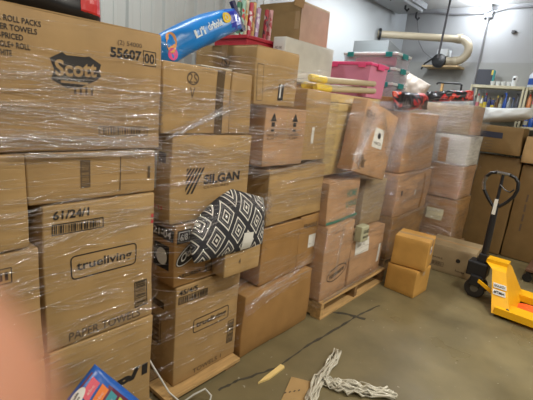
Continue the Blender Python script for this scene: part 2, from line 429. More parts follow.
D.bars('+x', .355, .062, .06, .122, vertical=True, seed=9)
D.rect('+x', .425, .46, .012, .016, 'red_mark', RED, n=1); D.rect('+x', .425, .435, .012, .016, 'red_mark', RED, n=1)
D.text('+x', .08, .016, .30, .038, 'PAPER TOWELS', bold=.012, m=INKF)
E_ = Carton('carton with an upside-down numeral print at the foot of the nearest stack', -2.0, -1.40, .503, .945, .15, .61, KRAFT2, dent=.003)
E_.text('+x', .27, .165, .155, .06, '1/9', bold=.06, turn=180)
F_ = Carton('carton with a small square mark at the left edge below the tall plain carton', -2.0, -1.402, -.15, .486, .605, 1.038, KRAFT)
F_.frame('+x', .50, .33, .05, .055, t=.003); F_.text('+x', .512, .342, .026, .03, 'II', bold=.02); 
F_.rect('+x', .38, .345, .09, .01, 'smear', WHITEP, n=1)
Carton('lowest carton at the left edge, behind the blurred finger', -2.0, -1.402, -.15, .486, .15, .598, KRAFT)

# ---- second stack, left column
T = Carton('carton printed 45/4/5 with a lettered frame on the low skid', -2.1, -1.50, 1.15, 1.612, .05, .632, KRAFT, dent=.003)
T.text('+x', .016, .535, .12, .03, '45/4/5', bold=.03)
T.bars('+x', .016, .485, .19, .042, seed=11, m=INK)
T.frame('+x', .12, .275, .265, .085, t=.005, r=.015, skew=.015)
T.text('+x', .14, .295, .225, .044, 'trueliving', bold=.02, skew=.015)
T.bars('+x', .385, .10, .05, .15, vertical=True, seed=12)
T.text('+x', .13, .02, .22, .028, 'TOWELS 1', bold=.01, m=INKF)
T.bars('-y', .36, .2, .12, .16, vertical=True, seed=13, m=INKF); T.rect('-y', .40, .42, .1, .04, 'print', INKF)
Od = Carton('carton with white-lettered oval emblem, half behind the patterned pillow', -2.1, -1.50, 1.128, 1.60, .642, .972, KRAFT3, dent=.003)
Od.rect('+x', .012, .232, .085, .07, 'black_label', INK); Od.frame('+x', .02, .24, .068, .054, t=.004, m=WHITEP, name='white_frame'); Od.text('+x', .03, .247, .045, .036, '6/8', m=WHITEP, e=.003)
Od.poly('+x', [oval(.095, .175, .10, .042, tilt=.62)], 'emblem', INK); Od.poly('+x', ovalring(.095, .175, .096, .038, .005, tilt=.62), 'emblem_ring', WHITEP, e=.0028)
Od.text('+x', .04, .125, .105, .042, 'Odor', m=WHITEP, e=.003, skew=.62)
Od.text('+x', .025, .045, .15, .02, 'ABSORBER', m=INK, bold=.01); Od.bars('+x', .2, .035, .17, .05, seed=15)
Od.rect('-y', .33, .24, .26, .06, 'black_label', INK); Od.text('-y', .35, .252, .22, .036, '0021-04', m=WHITEP, e=.003)
Od.rect('-y', .43, .08, .13, .13, 'black_label', INK); Od.poly('-y', [oval(.5, .145, .045, .045)], 'white_disc', WHITEP, e=.003)
Sg = Carton('large carton with a slanted striped black mark above the patterned pillow', -2.1, -1.50, 1.09, 1.612, .982, 1.408, KRAFT2, dent=.003)
def silgan(c, u, v, w, h):
    pl = []
    for k in range(6):     # slanted bars from the top edge down to the left
        a, b = .02+.185*k, .02+.185*k+.125; sl = .95-.06*k
        def cut(x):        # where the bar's edge meets the left side or the bottom
            return (x-sl, 0) if x-sl >= 0 else (0, 1-x/sl)
        (ax, ay), (bx, by) = cut(a), cut(b)
        q = [(a, 1), (b, 1), (bx, by), (ax, ay)]
        if ay > 0 and by == 0: q = [(a, 1), (b, 1), (bx, 0), (0, 0), (ax, ay)]
        pl.append([(u+w*x, v+h*y) for x, y in q])
    c.poly('+x', pl, 'striped_mark', INK)
silgan(Sg, .088, .14, .105, .128)
Sg.text('+x', .198, .18, .25, .05, 'SILGAN', bold=.045, skew=.02)
Sg.text('+x', .20, .158, .17, .013, 'CLOSURES', m=INKF, bold=.0, skew=.02)
Sg.rect('-y', .44, .16, .05, .16, 'label_sticker', WHITEP); Sg.text('-y', .45, .06, .09, .02, 'IIII', m=RED, bold=0); Sg.rect('-y', .50, .29, .06, .05, 'print', INKF)
Vc = Carton('carton with dark vertical tape and round mark below the blue bag', -2.05, -1.50, 1.03, 1.43, 1.414, 1.722, KRAFT2, dent=.004)
Vc.rect('+x', .305, .0, .05, .305, 'dark_tape', DARKTAPE, n=5)
Vc.poly('+x', ovalring(.16, .25, .034, .03, .006), 'round_mark', INKF); Vc.text('+x', .135, .23, .05, .04, '2S', m=INKF, bold=0); Vc.text('+x', .145, .16, .03, .05, 'V', m=INKF, bold=0)
Carton('narrow carton with faint print to the right of the dark taped carton', -2.05, -1.505, 1.436, 1.585, 1.414, 1.715, KRAFT, dent=.006)
# right column
Wc = Carton('wide low carton with a circular handling mark on top of the second stack', -2.0, -1.50, 1.60, 1.962, 1.572, 1.868, KRAFT2, dent=.004, rot=(0, 0, 0))
Wc.poly('-y', ovalring(.27, .21, .034, .034, .004), 'round_mark', INK); Wc.text('-y', .255, .19, .03, .04, 'S', m=INK); Wc.poly('-y', ovalring(.27, .21, .052, .026, .003, tilt=.6), 'round_mark', INK)
Wc.frame('+x', .015, .02, .05, .19, t=.003, m=INKF); Wc.rect('+x', .20, .03, .05, .09, 'black_label', INK); Wc.rect('+x', .212, .045, .012, .07, 'white_stripe', WHITEP, e=.003, n=1)
Wc.flaps('y', tape=True)
Ar = Carton('reddish carton with two upright arrow symbols and lettering', -1.95, -1.50, 1.712, 2.10, 1.222, 1.562, KRAFT4, dent=.005)
for u in (.05, .25):
    Ar.poly('+x', [[(u+.005, .26), (u+.035, .26), (u+.035, .235), (u+.005, .235)], [(u-.008, .265), (u+.02, .315), (u+.048, .265)], [(u+.005, .22), (u+.035, .22), (u+.035, .205), (u+.005, .205)]], 'arrow_mark', INK)
    Ar.text('+x', u-.03, .178, .1, .014, 'THIS SIDE', m=INKF, bold=.01); Ar.text('+x', u-.02, .158, .08, .014, 'UP', m=INKF, bold=.01)
Ar.rect('+x', .19, .0, .012, .335, 'tape', CLEARTAPE)
Lb = Carton('yellowish carton with a white slip, right of the arrow carton', -1.95, -1.525, 2.115, 2.40, 1.235, 1.69, KRAFT2, dent=.006)
Lb.rect('+x', .10, .11, .03, .11, 'label_sticker', WHITEP, n=2)
Md = Carton('wide plain carton in the middle of the second stack beside the pillow', -2.0, -1.50, 1.80, 2.40, .852, 1.20, KRAFT2, rot=(radians(1.6), 0, 0), dent=.004)
Ll = Carton('plain brown carton under the wide plain carton, left of the FRAGILE carton', -2.0, -1.51, 1.80, 2.195, .44, .826, KRAFT3, dent=.004)
Fr = Carton('carton lettered FRAGILE with a white label', -2.0, -1.52, 2.205, 2.44, .44, .838, KRAFT3, dent=.004)
Fr.text('+x', .045, .30, .16, .034, 'FRAGILE', bold=.01); Fr.rect('+x', .12, .14, .09, .10, 'label_sticker', WHITEP); Fr.bars('+x', .13, .16, .07, .03, border=False, seed=18)
Bb = Carton('large bulging carton on the floor at the foot of the second stack', -2.0, -1.48, 1.645, 2.36, .004, .432, KRAFT3, bulge=.02, dent=.008)
sb = Carton('small carton with a corner mark wedged under the patterned pillow', -1.492, -1.39, 1.37, 1.64, .665, .84, KRAFT2, dent=.002)
sb.text('+x', .10, .06, .015, .03, '4', m=INKF)

# ---- third stack
Ov = Carton('carton with a black oval lettered logo at the lower left of the third stack', -2.05, -1.43, 2.43, 2.825, .146, .742, KRAFT4, dent=.005, rot=(0, 0, 0))
Ov.poly('+x', ovalring(.225, .185, .15, .06, .008, tilt=.12), 'oval_logo', INK); Ov.text('+x', .115, .145, .22, .05, 'Homeware', bold=.02, skew=.15); Ov.text('+x', .10, .53, .16, .014, 'KEEP DRY', m=INKF, bold=0)
Tl = Carton('carton edged with teal tape above the oval logo carton', -2.05, -1.46, 2.435, 2.87, .75, 1.07, KRAFT4, rot=(radians(1.5), 0, 0), dent=.006)
Tl.rect('+x', .0, .005, .46, .022, 'teal_tape', mat('teal_tape', (40, 120, 100), rough=.3), n=6); Tl.text('+x', .26, .18, .14, .06, 'HOME', m=mat('teal_ink', (70, 130, 110)), bold=.02); Tl.text('+x', .26, .10, .16, .05, 'LIVING', m=mat('teal_ink', (70, 130, 110)), bold=.02)
Qb = Carton('leaning carton with a white paper sheet at the lower right of the third stack', -2.05, -1.43, 2.84, 3.44, .146, .60, KRAFT4, bulge=.015, dent=.006)
Qb.rect('+x', .06, .27, .22, .13, 'label_sticker', WHITEP, n=3); Qb.text('+x', .09, .34, .12, .03, 'SHIP TO', m=INKF, bold=0); Qb.rect('+x', .5, .1, .05, .18, 'crumpled_label', WHITEP, n=3)
Rb = Carton('tall grey-tan carton above the white paper sheet in the third stack', -2.05, -1.50, 3.05, 3.46, .612, 1.02, GREYC, rot=(radians(-2), 0, 0), dent=.005)
gs = Carton('small pale carton with dark print lying against the leaning carton', -1.425, -1.36, 2.84, 2.96, .56, .69, mat('pale_olive_card', (172, 170, 140), rough=.6), dent=.002, rot=(0, 0, 0))
gs.text('+x', .03, .07, .09, .03, 'GLAD', m=INK); gs.text('+x', .03, .03, .08, .02, 'BAGS', m=INK)
Yb = Carton('yellowish tall carton at the upper left of the third stack', -2.0, -1.56, 2.44, 3.05, 1.10, 1.622, YELLOWC, dent=.006)
Sb = Carton('tilted carton with a scribbled dark smudge and white address label', -1.53, -1.40, 2.59, 3.15, 1.10, 1.63, KRAFT4, rot=(radians(-12), 0, 0), bulge=.012, dent=.008)
Sb.rect('+x', .20, .22, .15, .15, 'label_sticker', WHITEP); Sb.poly('+x', [oval(.275, .315, .024, .024)], 'round_print', INK, e=.003); Sb.text('+x', .22, .245, .10, .022, 'ABCD', m=INKF, e=.003, bold=0)
Sb.text('+x', .02, .41, .13, .05, 'EH', m=INKF, turn=0); Sb.text('+x', .05, .27, .08, .06, 'JB', m=INKF)
scr = []
rg = random.Random(4)
for k in range(46):
    a = rg.random()*6.28; r = rg.random()**.6; u, v = .10+.065*r*cos(a), .085+.055*r*sin(a); d = rg.random()*6.28; l = .014; tt = .003
    scr.append([(u-l*cos(d)-tt*sin(d), v-l*sin(d)+tt*cos(d)), (u+l*cos(d)-tt*sin(d), v+l*sin(d)+tt*cos(d)), (u+l*cos(d)+tt*sin(d), v+l*sin(d)-tt*cos(d)), (u-l*cos(d)+tt*sin(d), v-l*sin(d)-tt*cos(d))])
Sb.poly('+x', scr, 'smudge', INKF)
Carton('brown carton in the gap between the tilted carton and the fourth stack', -2.06, -1.66, 3.12, 3.55, 1.03, 1.60, KRAFT4, dent=.006)
Carton('flat golden carton tray across the top of the third stack', -2.06, -1.70, 2.46, 3.5, 1.63, 1.70, YELLOWC, dent=.006)
# ---- fourth stack
Carton('orange-brown tall wrapped carton on top of the fourth stack', -2.2, -1.52, 3.76, 4.60, 1.03, 1.61, KRAFT4, bulge=.015, dent=.010)
h2 = Carton('bulging wrapped carton in the middle of the fourth stack', -2.2, -1.50, 3.74, 4.62, .585, 1.02, KRAFT4, bulge=.03, dent=.010)
h2.rect('+x', .38, .2, .03, .06, 'label_sticker', WHITEP, n=1); h2.rect('+x', .08, .22, .03, .05, 'black_mark', INK, n=1); h2.rect('+x', .62, .02, .06, .38, 'tape', TAPE)
Carton('lowest wrapped carton of the fourth stack behind the two plain cartons', -2.2, -1.50, 3.74, 4.62, .146, .577, KRAFT3, bulge=.02, dent=.010)
# ---- fifth stack
k1 = Carton('bottom bulging carton of the far wrapped stack', -2.0, -1.19, 4.74, 5.28, .146, .705, KRAFT3, bulge=.03, dent=.010)
k1.rect('-y', .49, .30, .2, .13, 'label_sticker', mat('cream_label', (216, 210, 170)), e=.006); k1.bars('-y', .52, .33, .14, .06, border=False, seed=22)
Carton('brown carton with film streaks second from the bottom of the far stack', -1.98, -1.20, 4.73, 5.25, .715, 1.085, KRAFT4, bulge=.02, dent=.008)
k3 = Carton('white wrapped carton third up in the far stack', -1.95, -1.19, 4.72, 5.22, 1.093, 1.42, WHITEC, bulge=.008, dent=.006)
k3.rect('-y', .46, .02, .09, .27, 'brown_side_panel', KRAFT4, n=4)
k4 = Carton('silvery wrapped carton on top of the far stack', -1.93, -1.22, 4.73, 5.20, 1.43, 1.745, GREYC, dent=.006)
k4.rect('+x', .005, .005, .45, .30, 'side_panel', KRAFT4, n=4)
# ---- loose cartons on the floor
l1 = Carton('lower of the two small plain cartons on the floor', -1.33, -1.045, 3.42, 3.71, 0.001, .25, GOLDC, dent=.002, rot=(0, 0, radians(-4)))
l2 = Carton('upper of the two small plain cartons with a white and blue sticker', -1.34, -1.035, 3.44, 3.73, .2605, .525, GOLDC, dent=.002, rot=(0, 0, radians(9)))
l2.flaps('x'); l1.flaps('x')
l2.rect('+x', .10, .13, .07, .08, 'label_sticker', WHITEP, n=1); l2.rect('+x', .115, .145, .04, .03, 'blue_print', mat('blue_ink', (60, 80, 170)), n=1, e=.003)
lg = Carton('long low grey-tan carton on the floor between the small cartons and the pallet jack', -1.30, -.82, 4.30, 4.72, .001, .285, GREYC, dent=.003, rot=(0, 0, radians(4)))
lg.flaps('x'); lg.poly('-y', [oval(.33, .17, .022, .022)], 'round_mark', INK); lg.bars('-y', .08, .06, .12, .05, m=INKF, seed=30); lg.text('-y', .32, .05, .09, .025, 'house', m=INKF); lg.text('-y', .06, .14, .12, .02, 'FRAGILE', m=INKF)
lg.rect('+x', .02, .05, .12, .12, 'label_sticker', WHITEP, n=2)
# ---- back wall cartons
b1 = Carton('large upright flat carton standing behind the pallet jack handle', -1.26, -.79, 5.50, 5.80, .001, 1.20, SHADEC, rot=(radians(-2.5), 0, 0), dent=.004)
for k in range(5): b1.rect('-y', .08, .3+k*.05, .004, .03, 'print', INKF, n=1)
b2 = Carton('large upright flat carton at the right edge behind the pallet jack', -.775, -.30, 5.52, 5.80, .001, 1.14, SHADEC, rot=(radians(-2.5), 0, radians(0)), dent=.004)
for k in range(4): b2.rect('-y', .12, .35+k*.12, .02, .09, 'print', INKF, n=1)
b3 = Carton('brown carton with a black label under the white plastic bag by the shelves', -1.32, -.83, 5.46, 5.80, 1.235, 1.56, SHADEC, dent=.008)
b3.rect('-y', .03, .18, .25, .07, 'black_label', mat('navy_label', (38, 40, 56)), n=4)
for k in range(4): b3.rect('-y', .06, .03+k*.035, .13, .008, 'print', INKF, n=2)
b4 = Carton('carton at the right edge below the blue cans shelf', -.80, -.35, 5.50, 5.82, 1.17, 1.47, KRAFT, dent=.004)
# ---- cartons on top at the wall
wc = Carton('thin white carton lying on its edge on top of the stacks', -2.12, -2.0, 2.43, 3.09, 1.76, 2.062, WHITEC, dent=.002)
for k in range(4): wc.text('-y', .02, .22-k*.035, .07, .018, 'ABC ABC', m=INKF, bold=0)
wc.flaps('y', tape=False)
bb = Carton('big plain brown carton with a raised flap against the metal wall', -2.68, -2.2, 2.84, 3.27, 1.78, 2.42, KRAFT2, dent=.003)
bb.rect('+x', .0, .0, .42, .62, 'pale_side_panel', cardboard('pinkish_card', (190, 156, 132)), n=5)
fl = MB(); fl.box(-.006, .006, -.12, .0, -.02, .13); fl.build('flap', KRAFT2, bb.t, loc=(.24, -.2, .60), rot=(0, radians(8), 0))
bb.rect('-y', .42, .42, .05, .14, 'tape', CLEARTAPE)
# support cartons behind the front row, visible only in gaps
Carton('plain carton behind the arrow carton holding up the white carton', -2.62, -2.06, 2.05, 2.9, .9, 1.755, KRAFT3)
Carton('plain carton behind the tilted carton carrying the totes', -2.66, -2.09, 2.92, 3.7, .9, 1.70, KRAFT3)
Carton('plain carton behind the dark taped carton', -2.66, -2.12, 1.1, 2.03, .9, 1.56, KRAFT3)
Carton('plain carton behind the fourth stack under the clear totes', -2.76, -2.24, 3.74, 4.6, .9, 1.60, KRAFT3)
#@@PART2
Carton('low plain carton under the stacked clear totes', -2.42, -1.75, 3.86, 4.28, 1.63, 1.742, KRAFT3, dent=.002)

# ------------------------------------------------------------------ soft packs and cushions
class Soft:
    "a sewn or sealed pillow-like body: width along x, height along z, front face -y"
    def __init__(s, W, H, T, M, e=3.0, wr=.004, warp=None, seed=1, n=22):
        s.W, s.H, s.T, s.e, s.wr, s.warp, s.seed, s.n = W, H, T, e, wr, warp, seed, n; s.M = M
    def pt(s, u, v, e=0.0, back=False):
        a, b = 2*u/s.W-1, 2*v/s.H-1
        f = (max(0, 1-abs(a)**s.e)*max(0, 1-abs(b)**s.e))**.5
        x, z = u-s.W/2, v-s.H/2
        if s.warp: x, z = s.warp(u/s.W, v/s.H)
        k = s.wr*(noise.noise(Vector((x*18+s.seed, z*18, 3)))*1.2+noise.noise(Vector((x*7, z*7+s.seed, 1)))*2)*min(1, f*2)
        y = -(s.T/2*f + k) - e
        if back: y = s.T/2*f + k + e
        return Vector((x, y, z))
    def build(s, name, m, parent, name_uv=True):
        n = s.n; vs = []; fs = []; uvs = []
        for back in (False, True):
            o = len(vs)
            for i in range(n+1):
                for j in range(n+1):
                    # denser near the rim
                    uu = (1-cos(pi*i/n))/2*s.W; vv = (1-cos(pi*j/n))/2*s.H
                    vs.append(s.pt(uu, vv, 0, back)); q_ = s.pt(uu, vv, 0, back); uvs.append((q_.x+s.W/2, q_.z+s.H/2))
            for i in range(n):
                for j in range(n): fs.append((o+i*(n+1)+j, o+(i+1)*(n+1)+j, o+(i+1)*(n+1)+j+1, o+i*(n+1)+j+1))
        me = bpy.data.meshes.new(name); me.from_pydata(vs, [], fs)
        uvl = me.uv_layers.new(name='UVMap')
        for l in me.loops: uvl.data[l.index].uv = uvs[l.vertex_index]
        bm = bmesh.new(); bm.from_mesh(me); bmesh.ops.remove_doubles(bm, verts=bm.verts, dist=1e-5); bmesh.ops.recalc_face_normals(bm, faces=bm.faces); bm.to_mesh(me); bm.free()
        for p in me.polygons: p.use_smooth = True
        me.materials.append(m); ob = bpy.data.objects.new(name, me); COL.objects.link(ob); ob.parent = parent
        return ob
    def poly(s, pls, name, m, parent, e=.002):
        mb = MB()
        for pl in pls: mb.add([s.pt(u, v, e) for u, v in pl], [tuple(range(len(pl)))])
        me = bpy.data.meshes.new(name); me.from_pydata(mb.v, [], mb.f); me.materials.append(m)
        o = bpy.data.objects.new(name, me); COL.objects.link(o); o.parent = parent; return o
    def patch(s, u, v, w, h, name, m, parent, e=.002, n=6):
        return s.poly([[(u+w*i/n, v+h*j/n), (u+w*(i+1)/n, v+h*j/n), (u+w*(i+1)/n, v+h*(j+1)/n), (u+w*i/n, v+h*(j+1)/n)] for i in range(n) for j in range(n)], name, m, parent, e)
    def text(s, u, v, w, h, body, m, parent, skew=0, e=.004, bold=.03, turn=0, name='lettering'):
        vs, fs = text_geo(body, bold)
        if turn == 180: vs = [(1-x, 1-y) for x, y in vs]
        if turn == 90: vs = [(1-y, x) for x, y in vs]
        me = bpy.data.meshes.new(name); me.from_pydata([s.pt(u+x*w, v+y*h+x*w*skew, e) for x, y in vs], [], fs); me.materials.append(m)
        o = bpy.data.objects.new(name, me); COL.objects.link(o); o.parent = parent; return o
def soft_thing(name, label, cat, loc, r, n, **k):
    "r: world direction of the pack's width, n: world direction its front faces"
    r = Vector(r).normalized(); n = Vector(n); n = (n - r*n.dot(r)).normalized(); u = r.cross(-n)
    t = thing(name, label, cat)
    t.matrix_world = Matrix(((r.x, -n.x, u.x, loc[0]), (r.y, -n.y, u.y, loc[1]), (r.z, -n.z, u.z, loc[2]), (0, 0, 0, 1)))
    return t

# patterned pillow held against the second stack
def pillow_material():
    m = bpy.data.materials.new('woven_diamond_cloth'); m.use_nodes = True; nt = m.node_tree; b = nt.nodes['Principled BSDF']; L = nt.links.new
    tc = nt.nodes.new('ShaderNodeTexCoord'); mp = nt.nodes.new('ShaderNodeMapping'); mp.inputs['Rotation'].default_value = (0, 0, radians(-8)); mp.inputs['Scale'].default_value = (1/.14, 1/.20, 1)
    sp = nt.nodes.new('ShaderNodeSeparateXYZ'); L(tc.outputs['UV'], mp.inputs[0]); L(mp.outputs[0], sp.inputs[0])
    def M(op, a, b_=None):
        n = nt.nodes.new('ShaderNodeMath'); n.operation = op
        for i, v in enumerate((a, b_)):
            if v is None: continue
            if isinstance(v, (int, float)): n.inputs[i].default_value = v
            else: L(v, n.inputs[i])
        return n.outputs[0]
    ax = M('ABSOLUTE', M('SUBTRACT', M('FRACT', sp.outputs[0]), .5)); ay = M('ABSOLUTE', M('SUBTRACT', M('FRACT', sp.outputs[1]), .5))
    d = M('ADD', ax, ay); dd = M('MINIMUM', d, M('SUBTRACT', 1.0, d))
    cr = nt.nodes.new('ShaderNodeValToRGB'); cr.color_ramp.interpolation = 'CONSTANT'
    D, W_ = lin((44, 44, 50)), lin((222, 218, 208))
    e = cr.color_ramp.elements; e[0].position = 0; e[0].color = W_; e[1].position = .06; e[1].color = D
    for p, c in ((.14, W_), (.19, D), (.26, lin((120, 120, 122))), (.285, D), (.335, W_), (.385, D)):
        n = e.new(p); n.color = c
    # bow-tie fill in the diamonds
    bow = M('MULTIPLY', M('LESS_THAN', d, .0), M('LESS_THAN', M('ABSOLUTE', M('SUBTRACT', ay, .10)), M('MULTIPLY', ax, .30)))
    mx = nt.nodes.new('ShaderNodeMixRGB'); L(bow, mx.inputs[0]); L(cr.outputs[0], mx.inputs[1]); mx.inputs[2].default_value = W_
    L(dd, cr.inputs[0]); L(mx.outputs[0], b.inputs['Base Color']); b.inputs['Roughness'].default_value = .8
    return m
def pwarp(a, b):
    c = ((-.195, -.15), (.30, -.155), (.295, .12), (.05, .195))
    x = (c[0][0]*(1-a)+c[1][0]*a)*(1-b)+(c[3][0]*(1-a)+c[2][0]*a)*b
    z = (c[0][1]*(1-a)+c[1][1]*a)*(1-b)+(c[3][1]*(1-a)+c[2][1]*a)*b
    k = 4*b*(1-b)*(1-a); x -= .11*k; z += .025*k
    return x, z
t = soft_thing('patterned_pillow', 'black and white diamond patterned pillow held by film against the second stack', 'pillow', (-1.42, 1.375, .945), (0, 1, 0), (1, 0, .08))
pl = Soft(.6, .36, .14, None, e=2.6, wr=.004, warp=pwarp)
pl.build('cover', pillow_material(), t)
pl.patch(.34, .0, .09, .13, 'paper_tag', WHITEP, t, e=.004)
# blue pack lying over the second stack
BLUE = mat('bright_blue_film', (32, 128, 208), rough=.28, var=.12, scale=5); DBLUE = mat('deep_blue_film', (52, 64, 178), rough=.3)
t = soft_thing('blue_soft_pack', 'long bright blue plastic pack slung across the top of the second stack', 'pack', (-1.80, 1.455, 1.918), (0, .905, .425), (1, 0, .25))
def bag_warp(a, b):
    x = -.30+.60*a; return x, (-.078+.155*b)*(1-.25*max(0, a-.6)/.4) - .012*(2*a-1)**2 - .02*(1-a)**3
bp_ = Soft(.60, .155, .16, None, e=2.6, wr=.012, warp=bag_warp, seed=5)
bp_.build('film_pack', BLUE, t); bp_.patch(.47, .012, .12, .131, 'dark_end', DBLUE, t)
bp_.text(.20, .055, .08, .04, 'Li\'l', mat('pale_ink', (225, 238, 245)), t); bp_.text(.30, .062, .11, .038, 'dribble', mat('pale_ink', (225, 238, 245)), t)
bp_.poly([oval(.45, .095, .03, .03)], 'sun_emblem', mat('sun_yellow', (240, 206, 60)), t, e=.005); bp_.poly(ovalring(.45, .095, .015, .015, .004), 'sun_ring', WHITEP, t, e=.007)
bp_.poly([oval(.075, .095, .028, .05, tilt=-.5)], 'orange_print', mat('orange_ink', (226, 160, 96)), t, e=.004); bp_.poly([oval(.055, .045, .028, .028)], 'pink_badge', mat('magenta_ink', (214, 74, 140)), t, e=.005)
MB().box(-.012, .012, -.012, .012, -.085, .085).build('sealed_end', mat('navy_film', (26, 28, 80), rough=.3), t, loc=(.305, 0, 0))
pc = thing('white_paper_sheet', 'small white paper sheet lying in front of the blue pack', 'paper', (-1.56, 1.36, 1.726)); MB().box(-.03, .03, -.10, .10, 0, .004).build('sheet', WHITEP, pc)
# black and red bag on the nearest carton
t = soft_thing('black_snack_bag', 'black glossy bag with a red lettered end on the nearest top carton', 'bag', (-1.66, .60, 1.90), (0, 1, 0), (1, 0, .15))
bg = Soft(.46, .19, .18, None, e=4, wr=.006, seed=9); bg.build('bag_body', BLACKP, t); bg.patch(.355, .012, .10, .165, 'red_end', RED, t); bg.text(.375, .09, .05, .03, 'US', WHITEP, t)
arc = [(.2+.17*cos(a), .21+.16*sin(a)) for a in [pi+.25+k*.13 for k in range(13)]]
bg.poly([[arc[i], arc[i+1], (arc[i+1][0], arc[i+1][1]+.008), (arc[i][0], arc[i][1]+.008)] for i in range(12)], 'white_curve', WHITEP, t)
# red and black packs on stacks four and five
def flame_material():
    m = bpy.data.materials.new('flame_printed_film'); m.use_nodes = True; nt = m.node_tree; b = nt.nodes['Principled BSDF']; b.inputs['Roughness'].default_value = .3
    tc = nt.nodes.new('ShaderNodeTexCoord'); n = nt.nodes.new('ShaderNodeTexNoise'); n.inputs['Scale'].default_value = 7; n.inputs['Detail'].default_value = 2; n.inputs['Distortion'].default_value = .8
    cr = nt.nodes.new('ShaderNodeValToRGB'); cr.color_ramp.interpolation = 'CONSTANT'; e = cr.color_ramp.elements
    e[0].color = lin((26, 24, 26)); e[1].position = .55; e[1].color = lin((170, 32, 34)); x = e.new(.61); x.color = lin((236, 110, 70)); x = e.new(.64); x.color = lin((180, 38, 36))
    nt.links.new(tc.outputs['Object'], n.inputs[0]); nt.links.new(n.outputs[0], cr.inputs[0]); nt.links.new(cr.outputs[0], b.inputs['Base Color']); return m
FLAMEP = flame_material()
for (lab, loc, r, L_, sd) in (('crumpled red and black pack on top of the fourth stack', (-1.62, 4.0, 1.72), (0, 1, .04), .78, 3), ('flat red and black pack on top of the far stack by the grey wall', (-1.56, 4.93, 1.835), (1, .5, .12), .50, 8)):
    t = soft_thing('red_black_pack', lab, 'pack', loc, r, (1 if sd == 3 else .3, -1, .35))
    q = Soft(L_, .17 if sd == 3 else .12, .12, None, e=3, wr=.018, seed=sd); q.build('film_pack', FLAMEP, t)
t = soft_thing('grey_plastic_sack', 'pale grey crumpled plastic sack behind the red and black packs', 'sack', (-2.08, 4.98, 1.93), (1, 0, -.45), (0, -1, .3))
Soft(.45, .26, .2, None, e=2.4, wr=.02, seed=12).build('sack_body', mat('grey_film', (180, 170, 160), rough=.35, var=.1), t)
# craft pack leaning at the bottom of the picture
n_ = Vector((.90, -.05, .42)).normalized(); u_ = Vector((-.05, -.54, .84)); u_ = (u_-n_*u_.dot(n_)).normalized(); r_ = u_.cross(n_)
tc_ = Vector((-1.275, .615, .585)); W_, H_ = .30, .66
ctr = tc_ - r_*W_/2 - u_*H_/2
t = soft_thing('blue_craft_pack', 'blue plastic pack with coloured squares on a maroon label, leaning on nearest stack', 'pack', ctr, r_, n_)
cp = Soft(W_, H_, .07, None, e=9, wr=.003, seed=2); cp.build('film_pack', mat('royal_blue_film', (34, 92, 178), rough=.3, var=.06), t)
cp.patch(.015, .05, .257, .605, 'maroon_label', mat('maroon_print', (104, 36, 62), rough=.4), t, e=.003)
SQ = ((222, 92, 110), (236, 130, 58), (70, 150, 160), (186, 208, 84))
for k in range(11):
    z = .604-k*.043; cp.poly([[(.188, z), (.258, z+.006), (.262, z+.040), (.192, z+.034)]], 'colour_square', mat('square_%d' % (k % 4), SQ[k % 4], rough=.4), t, e=.005)
    cp.text(.205, z+.014, .036, .01, 'abc', mat('pale_square_ink', (235, 200, 190)), t, e=.007, bold=.0)
cp.poly([oval(.17, .640, .05, .016, tilt=.1)], 'white_oval', WHITEP, t, e=.006); cp.text(.145, .642, .05, .007, 'washable', INK, t, skew=.1, e=.008); cp.text(.142, .632, .045, .007, 'markers', INK, t, skew=.1, e=.008)
cp.text(.118, .40, .032, .19, '& Crayons', WHITEP, t, e=.006, turn=90, bold=.03); cp.text(.160, .38, .010, .15, 'COLOR PACK', WHITEP, t, e=.006, turn=90, bold=0)

# ------------------------------------------------------------------ totes, rolls, tubes on top
def tote(label, x0, x1, y0, y1, z0, z1, body, lid, latch, latches='teal', taper=.03):
    t = thing('storage_tote', label, 'tote', ((x0+x1)/2, (y0+y1)/2, z0)); sx, sy, h = (x1-x0)/2, (y1-y0)/2, z1-z0
    def ring(k, z): return [(-sx*k, -sy*k, z), (sx*k, -sy*k, z), (sx*k, sy*k, z), (-sx*k, sy*k, z)]
    rings = [ring(1-taper*2.2, 0), ring(1-taper, h-.03), ring(1-taper*2, h-.03), ring(1-taper*3, .004)]
    vs = sum(rings, []); fs = [(3, 2, 1, 0)]
    for i in range(3): fs += [(i*4+k, i*4+(k+1) % 4, i*4+4+(k+1) % 4, i*4+4+k) for k in range(4)]
    fs.append((12, 13, 14, 15))
    MB().add(vs, fs).build('tub', body, t)
    MB().box(-sx, sx, -sy, sy, h-.03, h-.006, .004).build('lid', lid, t)
    MB().box(-sx*.9, sx*.9, -sy*.86, sy*.86, h-.007, h, .002).build('lid_panel', lid, t)
    if latch:
        for sg in (-1, 1):
            MB().box(sg*sx-.012*(sg < 0)-.0, sg*sx+.012*(sg > 0), -.06, .06, h-.055, h-.004, .003).build('latch', latch, t)
            MB().box(sg*(sx-.09)-.035, sg*(sx-.09)+.035, -sy-.012, -sy+.0, h-.05, h-.004, .003).build('latch', latch, t)
    return t
for k, lab in enumerate(('bottom clear tote with white lid and teal latches', 'middle clear tote of the stack with white lid', 'topmost clear tote with white lid and teal latches')):
    tt = tote(lab, -2.40, -1.79, 3.90, 4.25, 1.745+.143*k, 1.886+.143*k, CLEARP, WHITEPL, TEAL)
    if k < 2: pass
c_ = Soft(.45, .09, .25, None, e=3, wr=.012, seed=30); tt2 = soft_thing('pink_cloth_bundle', 'pink bundle seen through the side of the topmost clear tote', 'cloth', (-2.10, 4.07, 2.095), (1, 0, 0), (0, -1, 0)); c_.build('cloth', PINK, tt2)
pt_ = tote('pink tote with hot pink lid in front of the clear totes', -2.18, -1.72, 3.27, 3.62, 1.705, 2.0, PINKB, PINK, PINK, taper=.05)
